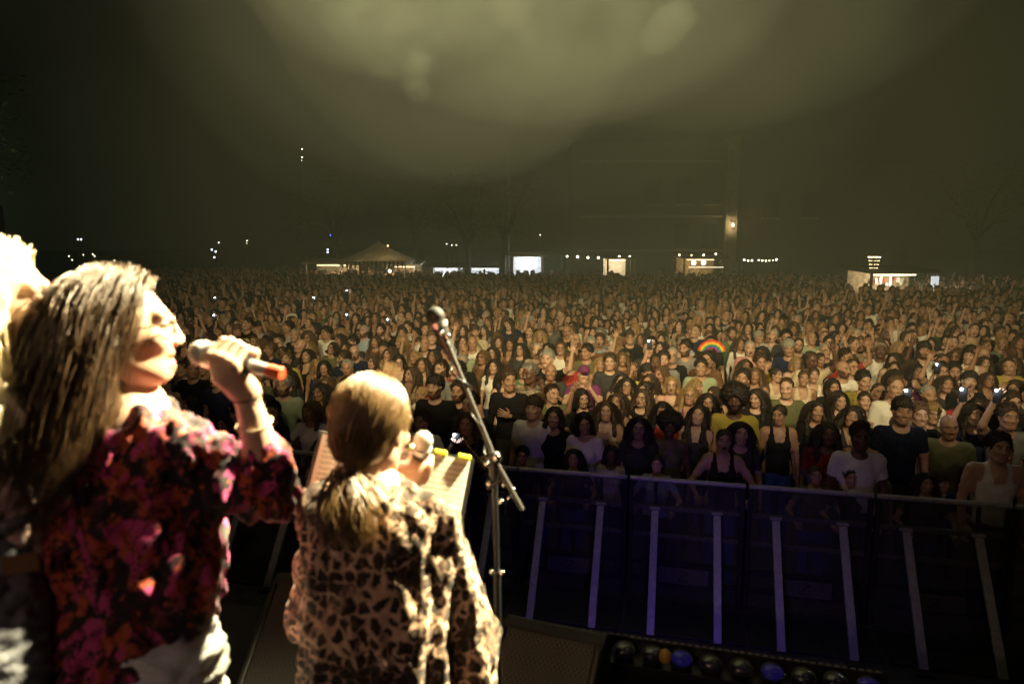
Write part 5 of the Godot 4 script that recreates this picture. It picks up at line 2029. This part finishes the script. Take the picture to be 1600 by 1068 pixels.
	while made < 2200:
		var d := Vector3(r.randfn(), r.randfn(), r.randfn()).normalized()
		if d.z > 0.42 and d.y < 0.55 or d.y < -0.6 and d.z > -0.2 or d.z > 0.15 and d.y < -0.1:
			continue
		made += 1
		var lift := 1.0 + r.randf_range(0.0, 0.035) + 0.012 * sin(float(hash(Vector3i((d * 7.0).round())) % 100))
		var p := PackedVector3Array()
		var t := PackedFloat32Array()
		var frizz := 0.012 if r.randf() < 0.06 else 0.0
		for i in 11:
			var s := i / 10.0
			var w := d.slerp(to_d, s) if d.dot(to_d) > -0.98 else d
			var k := lift * lerpf(1.0, to.length() / lift, smoothstep(0.6, 1.0, s))
			p.append(head * (mid_h + w * rad * k + Vector3(r.randfn(), r.randfn(), r.randfn()) * (0.0007 + frizz * s * (1 - s))))
			t.append(0.0013)
		lines.tube(p, t, 3, false)
	for i in 620:
		var p := PackedVector3Array()
		var t := PackedFloat32Array()
		var a := Vector3(r.randfn() * 0.010, r.randfn() * 0.006, r.randfn() * 0.010)
		var spread := Vector3(r.randfn() * 0.032, 0, r.randfn() * 0.018)
		var l := r.randf_range(0.1, 0.17)
		for k in 11:
			var s := k / 10.0
			p.append(tie + a + Vector3(0.012 * s, -l * s, 0.045 * sin(minf(s * 2.2, PI) * 0.9)) + spread * sin(s * 2.2) + Vector3(0.006 * sin(i * 0.7 + s * 7.0), 0, 0.004 * cos(i + s * 6.0)))
			t.append(0.0017 * (1.0 - 0.7 * s * s))
		lines.tube(p, t, 3, false)
	put("strands", lines.done(), hair, under)
	var bd := Mb.new()
	ring(bd, tie + Vector3(0.001, -0.012, 0.004), Vector3(0.1, -1, 0.25).normalized(), 0.024, 0.007)
	put("hair_tie", bd.done(), paint(0.012, 0.011, 0.01, 0.9), o)
	# trousers
	var tf := Field.new(Vector3(-0.25, 0.03, -0.25), Vector3(0.25, 0.75, 0.25), 0.014)
	tf.ell(hip, Vector3(0.125, 0.12, 0.11), 0.04)
	for s in [-1, 1]:
		tf.cap(hip + Vector3(0.065 * s, -0.05, 0), Vector3(hip.x + 0.065 * s, 0.12, hip.z), 0.082, 0.055, 0.03)
	put("trousers", as_mb(tf.net()).done(), cloth("black"), o)
	microphone("hand microphone with pale grille at the mouth of the ponytailed singer", foot + gr, foot + tail, 1.0, paint(0.015, 0.015, 0.016, 0.35), paint(0.05, 0.05, 0.05, 0.4), paint(0.05, 0.05, 0.05, 0.4))


func blonde(skin: Material) -> void:
	var r := RandomNumberGenerator.new()
	r.seed = 13
	var foot := sight(-35, 900, 1.39)
	foot.y = FLOOR
	var o := base("person", foot)
	tag(o, "person with long pale blond hair, pink top and denim shorts at left edge", "person", "singers on the stage")
	var at := func(x: float, y: float, d: float) -> Vector3: return sight(x, y, d) - foot
	var head := Transform3D(facing(Vector3(0.93, 0.06, -0.36)) * 1.03, at.call(-6, 478, 1.385))
	var nb: Vector3 = at.call(-22, 605, 1.4)
	var hip: Vector3 = at.call(-32, 915, 1.39)
	var sl: Vector3 = at.call(-95, 660, 1.5)
	var sr: Vector3 = at.call(30, 660, 1.32)
	var er := sr + Vector3(0.16, -0.2, -0.14)
	var wr: Vector3 = er + Vector3(0.02, 0.2, -0.1)
	sr = at.call(10, 665, 1.36)
	er = sr + Vector3(-0.06, -0.26, -0.06)
	wr = er + Vector3(-0.08, -0.14, -0.16)
	var el := sl + Vector3(-0.05, -0.27, 0)
	var wl := el + Vector3(0.03, -0.23, -0.06)
	var f := Field.new(Vector3(-0.3, 0, -0.5), Vector3(0.3, 1.66, 0.3), 0.0125)
	f.cap(nb + Vector3(0, -0.06, 0), nb.lerp(hip, 0.6), 0.105, 0.10, 0.06)
	f.cap(nb.lerp(hip, 0.6), hip, 0.10, 0.128, 0.06)
	f.cap(sl, sr, 0.05, 0.05, 0.05)
	f.cap(nb + Vector3(0, -0.03, 0), head * Vector3(0, -0.09, -0.02), 0.05, 0.047, 0.03)
	for a in [[sr, er, wr], [sl, el, wl]]:
		f.cap(a[0], a[1], 0.045, 0.037, 0.03)
		f.cap(a[1], a[2], 0.037, 0.025, 0.02)
	for s in [-1, 1]:
		var h := hip + Vector3(0.06 * s, -0.04, 0.075 * s)
		f.cap(h, Vector3(h.x + 0.01, 0.5, h.z), 0.098, 0.062, 0.03)
		f.cap(Vector3(h.x + 0.01, 0.5, h.z), Vector3(h.x, 0.09, h.z), 0.06, 0.04, 0.03)
		f.cap(Vector3(h.x - 0.04, 0.045, h.z), Vector3(h.x + 0.13, 0.038, h.z - 0.06), 0.042, 0.035, 0.02)
	var mb := Mb.new()
	var col := PackedColorArray()
	col = merge(mb, col, f.net())
	col = merge(mb, col, head_net(0.0042, {"wide": 0.94, "jaw": 0.88, "mouth": 1}), head)
	hand(mb, wr, (wr - er).normalized(), Vector3(0, 1, 0), 0.95, 0.8, false)
	hand(mb, wl, (wl - el).normalized(), Vector3(-1, 0, 0), 0.95, 0.6, true)
	while col.size() < mb.v.size():
		col.append(Color(1, 1, 1))
	mb.uv = PackedVector2Array()
	put("body", mb.done(null, null, col), skin, o)
	var tf := Field.new(Vector3(-0.28, 0.8, -0.3), Vector3(0.28, 1.5, 0.3), 0.0105)
	tf.cap(nb + Vector3(0, -0.13, 0), nb.lerp(hip, 0.62), 0.125, 0.125, 0.05)
	tf.cap(nb.lerp(hip, 0.62), nb.lerp(hip, 0.74), 0.13, 0.128, 0.02)
	tf.cap(sl, sr, 0.058, 0.058, 0.05)
	var tn := tf.net()
	ruffle(tn, fbm(1.0, 2, 28), Vector3(14, 10, 14), 0.016)
	put("top", as_mb(tn).done(), grain(paint(0.68, 0.46, 0.44, 0.85), 0.8, 1.0, 0.05, 9.0), o)
	# denim shorts with a leather patch
	var df := Field.new(Vector3(-0.28, 0.55, -0.3), Vector3(0.28, 1.12, 0.3), 0.0095)
	df.cap(hip + Vector3(0, 0.09, 0), hip + Vector3(0, -0.01, 0), 0.128, 0.145, 0.03)
	for s in [-1, 1]:
		var h := hip + Vector3(0.06 * s, -0.04, 0.075 * s)
		df.cap(h, h + Vector3(0.0, -0.09, 0), 0.112, 0.112, 0.03)
	var dn := df.net()
	ruffle(dn, fbm(1.0, 2, 29), Vector3(20, 34, 20), 0.010)
	var denim := grain(paint(0.25, 0.26, 0.31, 0.85), 0.55, 1.0, 0.06, 14.0)
	var shorts := put("shorts", as_mb(dn).done(), denim, o)
	var belt := Mb.new()
	ring(belt, hip + Vector3(0, 0.155, 0), Vector3.UP, 0.131, 0.012)
	put("waistband", belt.done(), denim, shorts)
	var pt := Mb.new()
	var pp: Vector3 = at.call(32, 880, 1.275)
	pt.box(Transform3D(facing(Vector3(0.42, 0.1, 0.9)), pp), Vector3(0.058, 0.036, 0.004), 0.0015)
	put("leather_patch", pt.done(), grain(paint(0.2, 0.085, 0.025, 0.6), 0.6, 1.0, 0.06, 20.0), shorts)
	# hair
	var hair := hair_stuff(0.66, 0.58, 0.42)
	var mass := Field.new(Vector3(-0.28, 0.95, -0.22), Vector3(0.22, 1.7, 0.3), 0.0105)
	var hb := head.basis.orthonormalized()
	mass.ell(head * Vector3(0, 0.036, -0.022), Vector3(0.08, 0.094, 0.1) * 1.03, 0.02, 0, hb)
	mass.cap(head * Vector3(-0.05, 0.0, -0.03), at.call(-5, 650, 1.30), 0.05, 0.05, 0.06)
	mass.cap(head * Vector3(-0.02, 0.0, -0.06), at.call(-60, 690, 1.35), 0.07, 0.07, 0.06)
	mass.ell(head * Vector3(0, -0.03, 0.09), Vector3(0.085, 0.115, 0.074), 0.012, 0, hb, true)
	var mn := mass.net()
	ruffle(mn, strand_noise, Vector3(40, 7, 40), 0.016)
	var under := put("hair", as_mb(mn).done(), hair, o)
	var solid := [[nb + Vector3(0, -0.1, 0.0), hip, 0.14, 0.15], [sl, sr, 0.06, 0.06], [nb + Vector3(0, -0.05, 0), head * Vector3(0, -0.06, -0.02), 0.06, 0.06]]
	var face := func(d: Vector3) -> bool: return d.z > 0.36 and d.y < 0.62 or d.z > 0.12 and d.y < -0.25 or d.y < -0.7
	var lh := loose_hair(r, head, 2200, Vector2(0.32, 0.44), Vector3(0.12, 0, 0.1), 0.16, solid, 0.0015, 0.03, face)
	put("strands", lh.done(), hair, under)


func build_props() -> void:
	var chrome := paint(0.75, 0.75, 0.75, 0.16, 1.0)
	var black := paint(0.014, 0.014, 0.015, 0.38)
	# ---- music stand
	var tl := sight(508, 676, 2.065)
	var tr := sight(741, 719, 2.085)
	var br := sight(708, 842, 2.01)
	var bl := tl + (br - tr)
	var mid := (tl + br) / 2.0
	var foot := Vector3(mid.x, FLOOR, mid.z - 0.04)
	var o := base("music_stand", foot)
	tag(o, "black music stand with open pages and yellow clips before the ponytailed singer", "music stand")
	var x := (tr - tl).normalized()
	var y := (tl - bl)
	y = (y - x * x.dot(y)).normalized()
	var z := x.cross(y)
	var wide := tr.distance_to(tl)
	var tall := tl.distance_to(bl)
	var frame := Basis(x, y, z)
	var centre := (tl + br) / 2.0 - foot
	var b := Mb.new()
	b.box(Transform3D(frame, centre - z * 0.012), Vector3(wide + 0.02, tall + 0.01, 0.004), 0.001)
	b.box(Transform3D(frame, centre - y * (tall / 2 + 0.008) + z * 0.015), Vector3(wide + 0.02, 0.004, 0.06), 0.001)
	put("desk", b.done(), black, o)
	b = Mb.new()
	b.rod(Vector3(0, 0.02, 0), centre - z * 0.03, 0.0125, 12)
	put("pole", b.done(), black, o)
	for i in 3:
		b = Mb.new()
		var a := TAU * i / 3.0 + 0.4
		b.bar(Vector3(cos(a) * 0.02, 0.12, sin(a) * 0.02), Vector3(cos(a) * 0.3, 0.012, sin(a) * 0.3), 0.016, 0.008)
		put("leg", b.done(), black, o)
	var lime := paint(0.5, 0.52, 0.03, 0.5)
	for k in [0.60, 0.77, 0.93]:
		b = Mb.new()
		b.box(Transform3D(frame, tl - foot + x * wide * k + y * 0.004 + z * 0.004), Vector3(0.042, 0.018, 0.018), 0.004)
		put("clip", b.done(), lime, o)
	# a page block: music printed in rows of fine staves
	var im := Image.create(256, 320, false, Image.FORMAT_RGB8)
	im.fill(Color(0.93, 0.91, 0.86))
	var rr := RandomNumberGenerator.new()
	rr.seed = 3
	for row in 13:
		var y0 := 18 + row * 23
		for l in 5:
			im.fill_rect(Rect2i(14, y0 + l * 3, 228, 1), Color(0.55, 0.53, 0.5))
		for n in 26:
			im.fill_rect(Rect2i(16 + n * 9 + rr.randi() % 4, y0 + rr.randi() % 11, 3, 3), Color(0.2, 0.19, 0.18))
	var sheet := paint(0.82, 0.8, 0.75, 0.8)
	sheet.albedo_texture = ImageTexture.create_from_image(im)
	sheet.backlight_enabled = true
	sheet.backlight = lin(0.25, 0.23, 0.2)
	var book := base("sheet_music", foot + centre)
	tag(book, "open booklet of white sheet music on the black music stand", "booklet")
	for s in [-1.0, 1.0]:
		b = Mb.new()
		var cols := 10
		for k in cols:
			var q := []
			for e in [k, k + 1]:
				var u: float = float(e) / cols
				var bow := sin(u * PI) * 0.011 + 0.006 * (1.0 - u)
				q.append(x * s * (0.002 + u * (wide / 2 - 0.004)) + z * (bow - 0.006))
			var c0: Vector3 = q[0] - y * (tall / 2 - 0.005)
			var c1: Vector3 = q[1] - y * (tall / 2 - 0.005)
			var k0 := b.v.size()
			b.quad(c0, c1, c1 + y * (tall - 0.008), c0 + y * (tall - 0.008))
			var u0 := float(k) / cols
			var u1 := float(k + 1) / cols
			if s < 0:
				u0 = 1.0 - u0
				u1 = 1.0 - u1
			b.uv[k0] = Vector2(u0, 1)
			b.uv[k0 + 1] = Vector2(u1, 1)
			b.uv[k0 + 2] = Vector2(u1, 0)
			b.uv[k0 + 3] = Vector2(u0, 0)
		put("page", b.done(), sheet, book)
		b = Mb.new()
		b.box(Transform3D(frame, x * s * wide / 4 - z * 0.0075), Vector3(wide / 2 - 0.006, tall - 0.01, 0.003), 0.001)
		put("page_block", b.done(), paint(0.75, 0.73, 0.68, 0.85), book)
	# ---- microphone stand with a boom
	var joint := sight(772, 716, 1.98)
	var bottom := Vector3(joint.x + 0.012, FLOOR, joint.z - 0.02)
	var s := base("microphone_stand", bottom)
	tag(s, "black boom microphone stand right of the ponytailed singer", "microphone stand")
	joint -= bottom
	var tip := sight(694, 522, 2.02) - bottom
	var tail := sight(816, 796, 1.96) - bottom
	b = Mb.new()
	b.tube(PackedVector3Array([Vector3(0, 0.1, 0), Vector3(0, 0.68, 0) + joint * Vector3(0.5, 0, 0.5)]), PackedFloat32Array([0.012, 0.012]), 12)
	b.tube(PackedVector3Array([Vector3(0, 0.68, 0) + joint * Vector3(0.5, 0, 0.5), joint - Vector3(0, 0.02, 0)]), PackedFloat32Array([0.009, 0.009]), 12)
	put("pole", b.done(), black, s)
	b = Mb.new()
	b.tube(PackedVector3Array([tail, joint.lerp(tail, 0.05), tip]), PackedFloat32Array([0.0075, 0.008, 0.0065]), 12)
	put("boom", b.done(), paint(0.03, 0.028, 0.026, 0.45), s)
	b = Mb.new()
	b.tube(PackedVector3Array([joint - Vector3(0, 0.055, 0), joint - Vector3(0, 0.02, 0), joint + Vector3(0, 0.018, 0)]), PackedFloat32Array([0.014, 0.017, 0.017]), 14)
	b.ball(joint + Vector3(0, 0.004, 0.01), Vector3(0.022, 0.022, 0.016), 8, 14)
	put("clutch", b.done(), black, s)
	for k in [[joint + Vector3(0.008, 0.014, 0.03), 0.012], [joint + Vector3(-0.02, -0.006, 0.028), 0.008], [joint + Vector3(0.03, -0.075, 0.012), 0.009], [joint + Vector3(-0.012, -0.07, 0.014), 0.010], [joint + Vector3(0.055, -0.09, 0.008), 0.008], [joint + Vector3(0.02, -0.125, 0.014), 0.009], [joint + Vector3(0.044, -0.115, 0.012), 0.007], [Vector3(-0.014, 0.685, 0.014) + joint * Vector3(0.5, 0, 0.5), 0.009], [Vector3(0.016, 0.68, 0.012) + joint * Vector3(0.5, 0, 0.5), 0.009], [tip + Vector3(0.012, -0.004, 0.014), 0.010], [tip + Vector3(-0.006, 0.006, 0.016), 0.008]]:
		b = Mb.new()
		b.ball(k[0], Vector3.ONE * k[1], 8, 12)
		put("screw", b.done(), chrome, s)
	b = Mb.new()
	b.tube(PackedVector3Array([joint + Vector3(0.016, -0.03, 0.012), joint + Vector3(0.03, -0.055, 0.014), joint + Vector3(-0.02, -0.085, 0.016)]), PackedFloat32Array([0.006, 0.005, 0.006]), 8)
	put("lever", b.done(), black, s)
	for i in 3:
		b = Mb.new()
		var a := TAU * i / 3.0 + 0.9
		b.rod(Vector3(cos(a) * 0.02, 0.13, sin(a) * 0.02), Vector3(cos(a) * 0.32, 0.015, sin(a) * 0.32), 0.008, 8)
		put("leg", b.done(), black, s)
	b = Mb.new()
	var line := PackedVector3Array()
	var thick := PackedFloat32Array()
	for i in 31:
		var t := i / 30.0
		var p := tip.lerp(joint, t)
		line.append(p + Vector3(0.014 * sin(t * 19.0), -0.012 - 0.012 * sin(t * PI * 3.0), 0.014 * cos(t * 19.0)))
		thick.append(0.0032)
	b.tube(line, thick, 6)
	put("cable", b.done(), black, s)
	microphone("dark microphone clipped at the top of the boom stand", sight(681, 494, 2.03), sight(708, 562, 2.04), 1.05, black, black, black)
	# ---- stage monitors
	wedge("black stage monitor wedge with wire grille beside the microphone stand", Vector3(0.11, FLOOR, -2.09), -0.36, 0.36, 0.055)
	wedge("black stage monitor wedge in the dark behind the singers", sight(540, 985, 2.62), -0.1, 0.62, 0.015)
	batten(chrome, black)
	# ---- things held up in the crowd
	for q in held_phones:
		var ph := base("phone", q[0], STAGE_TURN + rng.randf_range(-0.2, 0.2))
		tag(ph, "lit phone torch held up %s" % q[1], "phone", "phones held up with their torches on")
		b = Mb.new()
		b.box(Transform3D(Basis(), Vector3.ZERO), Vector3(0.074, 0.15, 0.009), 0.004)
		put("case", b.done(), black, ph)
		b = Mb.new()
		b.ball(Vector3(-0.02, 0.055, 0.007), Vector3(0.012, 0.012, 0.004), 6, 10)
		put("torch_light", b.done(), glow(0.85, 0.92, 1.0, 90.0), ph)
		lamp_light(ph, Vector3(-0.02, 0.055, 0.03), Color(0.9, 0.95, 1.0), 0.02, 0.011)
	# a rainbow fan
	var fw := sight(1112, 553, 11.2)
	var fan := base("hand_fan", fw, -0.2)
	tag(fan, "open rainbow striped hand fan held up in the lit crowd", "fan")
	var stripes := [[0.3, 0.03, 0.16], [0.08, 0.12, 0.4], [0.05, 0.3, 0.1], [0.7, 0.55, 0.04], [0.7, 0.22, 0.03], [0.55, 0.04, 0.03]]
	for k in 6:
		b = Mb.new()
		for i in 12:
			var a0 := PI * (0.08 + 0.84 * i / 12.0)
			var a1 := PI * (0.08 + 0.84 * (i + 1) / 12.0)
			var r0 := 0.09 + k * 0.025
			var r1 := r0 + 0.0248
			var zz := 0.006 if i % 2 else -0.006
			for back in [0.0, 0.002]:
				b.quad(Vector3(cos(a0) * r0, sin(a0) * r0, zz + back), Vector3(cos(a1) * r0, sin(a1) * r0, -zz + back), Vector3(cos(a1) * r1, sin(a1) * r1, -zz + back), Vector3(cos(a0) * r1, sin(a0) * r1, zz + back))
		put("stripe", b.done(), paint(stripes[k][0], stripes[k][1], stripes[k][2], 0.8), fan)
	for i in 7:
		b = Mb.new()
		var a := PI * (0.08 + 0.84 * i / 6.0)
		b.bar(Vector3.ZERO, Vector3(cos(a) * 0.1, sin(a) * 0.1, 0), 0.008, 0.002, Vector3.BACK, 0.0005)
		put("rib", b.done(), shared.dark_board, fan)


func wedge(label: String, where: Vector3, turn: float, wide: float, tone: float) -> void:
	var o := base("stage_monitor", Vector3(where.x, FLOOR, where.z), turn)
	tag(o, label, "stage monitor", "stage monitor wedges")
	# profile: floor, rear face rising, top ridge, grille sloping to the singers
	var pr := [Vector2(0.30, 0.02), Vector2(0.26, 0.0), Vector2(-0.22, 0.0), Vector2(-0.24, 0.03), Vector2(-0.15, 0.325), Vector2(-0.11, 0.345), Vector2(-0.075, 0.335), Vector2(0.30, 0.07)]
	var b := Mb.new()
	var h := wide / 2
	for i in pr.size():
		var p: Vector2 = pr[i]
		var q: Vector2 = pr[(i + 1) % pr.size()]
		b.quad(Vector3(-h, p.y, p.x), Vector3(h, p.y, p.x), Vector3(h, q.y, q.x), Vector3(-h, q.y, q.x))
	for s in [-1.0, 1.0]:
		for i in range(1, pr.size() - 1):
			b.tri(Vector3(s * h, pr[0].y, pr[0].x), Vector3(s * h, pr[i].y, pr[i].x), Vector3(s * h, pr[i + 1].y, pr[i + 1].x))
	put("cabinet", b.done(), grain(paint(0.02, 0.02, 0.019, 0.55), 0.5, 1.0, 0.08, 6.0), o)
	var g := Mb.new()
	var slope := Vector3(0, 0.265, -0.375).normalized()
	var nrm := Vector3(0, 0.375, 0.265).normalized()
	var m := Vector3(0, 0.2025, 0.1125) + nrm * 0.006
	g.box(Transform3D(Basis(Vector3.RIGHT, nrm, Vector3.RIGHT.cross(nrm)), m), Vector3(wide - 0.05, 0.008, 0.43), 0.003)
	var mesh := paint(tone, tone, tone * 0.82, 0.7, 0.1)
	var im := Image.create(32, 32, false, Image.FORMAT_RGB8)
	for yy in 32:
		for xx in 32:
			var d := minf(Vector2(xx - 8, yy - 8).length(), Vector2(xx - 24, yy - 24).length())
			d = minf(d, minf(Vector2(xx - 24, yy + 8).length(), Vector2(xx + 8, yy - 24).length()))
			im.set_pixel(xx, yy, Color(0.12, 0.12, 0.12) if d < 7.0 else Color(1, 1, 1))
	mesh.albedo_texture = ImageTexture.create_from_image(im)
	mesh.uv1_triplanar = true
	mesh.uv1_scale = Vector3.ONE * 60.0
	put("grille", g.done(), mesh, o)
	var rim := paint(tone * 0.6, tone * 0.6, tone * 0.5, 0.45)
	for s in [-1.0, 1.0]:
		var e := Mb.new()
		e.bar(m + Vector3(s * (h - 0.012), 0, 0) - slope * 0.21, m + Vector3(s * (h - 0.012), 0, 0) + slope * 0.21, 0.02, 0.02, nrm, 0.008)
		put("edge_trim", e.done(), rim, o)


# a low bar of lamps along the stage edge; its lenses glow faintly violet on to the barrier
func batten(chrome: Material, black: Material) -> void:
	var from := Vector3(0.33, FLOOR, -2.47)
	var o := base("lamp_batten", from, STAGE_TURN - 0.03)
	tag(o, "long black batten of round glass lamps along the stage edge", "lamp batten")
	var n := 10
	var step := 0.1075
	var b := Mb.new()
	b.box(Transform3D(Basis(), Vector3(step * (n - 1) / 2.0, 0.05, -0.005)), Vector3(step * n + 0.05, 0.02, 0.12), 0.004)
	b.box(Transform3D(Basis(), Vector3(step * (n - 1) / 2.0, 0.075, -0.066)), Vector3(step * n + 0.05, 0.07, 0.006), 0.002)
	b.box(Transform3D(Basis(), Vector3(step * (n - 1) / 2.0, 0.062, 0.056)), Vector3(step * n + 0.05, 0.02, 0.006), 0.002)
	for x in [0.0, step * (n - 1)]:
		b.box(Transform3D(Basis(), Vector3(x, 0.02, 0)), Vector3(0.06, 0.04, 0.12), 0.004)
	put("tray", b.done(), black, o)
	var rail := Mb.new()
	for i in 40:
		rail.box(Transform3D(Basis(), Vector3(-0.06 + i * 0.0275, 0.1125, -0.066)), Vector3(0.016, 0.005, 0.008), 0.001)
	tag(put("rivets", rail.done(), paint(0.2, 0.2, 0.17, 0.4), o), "", "", "", "stuff")
	var glass := paint(0.03, 0.03, 0.05, 0.05, 0.0, 0.9)
	glass.clearcoat_enabled = true
	glass.clearcoat = 1.0
	glass.clearcoat_roughness = 0.03
	var amber := paint(0.45, 0.25, 0.03, 0.2)
	var blue := glow(0.06, 0.04, 0.6, 0.05)
	blue.albedo_color = lin(0.02, 0.02, 0.05)
	blue.roughness = 0.1
	for i in n:
		var lamp := Mb.new()
		lamp.tube(PackedVector3Array([Vector3(i * step, 0.062, 0), Vector3(i * step, 0.075, 0.0), Vector3(i * step, 0.1, 0.01)]), PackedFloat32Array([0.03, 0.04, 0.043]), 16)
		var u := put("lamp", lamp.done(), black, o)
		lamp = Mb.new()
		lamp.ball(Vector3(i * step, 0.1, 0.012), Vector3(0.038, 0.022, 0.038), 8, 16)
		put("lens", lamp.done(), glass if i % 3 else blue, u)
	b = Mb.new()
	b.ball(Vector3(2.45 * step, 0.125, 0.055), Vector3(0.024, 0.03, 0.024), 8, 10)
	put("amber_gel", b.done(), amber, o)
	var l := SpotLight3D.new()
	l.name = "violet_light"
	l.light_color = Color(0.52, 0.38, 1.0)
	l.light_energy = 1.6
	l.light_size = 0.05
	l.spot_angle = 34.0
	l.spot_angle_attenuation = 1.0
	l.spot_range = 12.0
	l.spot_attenuation = 2.0
	l.shadow_enabled = true
	o.add_child(l)
	l.position = Vector3(0.35, 0.16, -0.1)
	l.rotation = Vector3(-0.46, 0.0, 0)


# banks of stage smoke drifting out under the roof, lit by the lamps above
func build_smoke() -> void:
	var o := Node3D.new()
	o.name = "smoke"
	add_child(o)
	tag(o, "drifting banks of stage smoke lit from above over the crowd", "smoke", "", "stuff")
	var r := RandomNumberGenerator.new()
	r.seed = 77
	# a thin layer over the whole square, from the front rows to the stalls
	var layer := FogMaterial.new()
	layer.albedo = Color(0.92, 0.99, 0.92)
	layer.density = 0.0095
	var wide := FogVolume.new()
	wide.name = "haze_layer"
	wide.shape = RenderingServer.FOG_VOLUME_SHAPE_ELLIPSOID
	wide.size = Vector3(80, 30, 52)
	wide.material = layer
	o.add_child(wide, true)
	wide.position = on(0, 33.0, 2.0)
	wide.rotation.y = STAGE_TURN
	# the smoke hangs under the roof and thins out downwards: nested layers round a middle above the front rows
	for b in [[-0.2, 9.0, 1.0], [-0.38, 7.0, 0.6]]:
		var mid: Vector3 = on(b[0] * b[1], b[1], 3.4 + b[1] * 0.5)
		var shells: int = 11 if b[2] > 0.7 else 6
		for k in shells:
			var t := k / float(shells - 1)
			var half: float = b[1] * (0.52 - lerpf(-0.02, 0.32, pow(t, 0.8)))
			puff(o, r, mid + Vector3(r.randfn() * 0.45, r.randfn() * 0.15, r.randfn() * 0.3), Vector3(lerpf(0.64, 0.24, t) * b[1] * b[2] * 2.0, half * 2.0, lerpf(5.2, 2.0, t)), lerpf(0.003, 0.085, pow(t, 1.7)), 0.3)
	# wisps within it: short strings of small puffs
	for i in 9:
		var out := r.randf_range(6.2, 8.8)
		var at := Vector2(r.randfn() * 0.15 - 0.2, 0.34 - absf(r.randfn()) * 0.06)
		if i < 5:
			at = Vector2(-0.42 + r.randfn() * 0.06, 0.31 + r.randfn() * 0.025)
		var p := on(at.x * out, out, 3.4 + out * at.y)
		var go := Vector3(r.randfn(), r.randfn() * 0.5 - 0.2, r.randfn() * 0.5).normalized()
		for k in 4:
			var w := r.randf_range(0.16, 0.42) * out / 7.5
			puff(o, r, p, Vector3(w * r.randf_range(1.2, 2.2), w * r.randf_range(0.6, 1.0), w * 1.2), r.randf_range(0.09, 0.24), 0.9)
			go = (go + Vector3(r.randfn(), r.randfn(), r.randfn()) * 0.5).normalized()
			p += go * w * 0.62


func puff(o: Node3D, r: RandomNumberGenerator, where: Vector3, size: Vector3, density: float, lean: float) -> void:
	var f := FogVolume.new()
	f.name = "puff"
	f.shape = RenderingServer.FOG_VOLUME_SHAPE_ELLIPSOID
	f.size = size
	var m := FogMaterial.new()
	m.albedo = Color(0.91, 0.98, 0.96)
	m.density = density
	f.material = m
	o.add_child(f, true)
	f.position = where
	f.rotation = Vector3(r.randfn() * lean, STAGE_TURN + r.randfn() * lean, r.randfn() * lean)
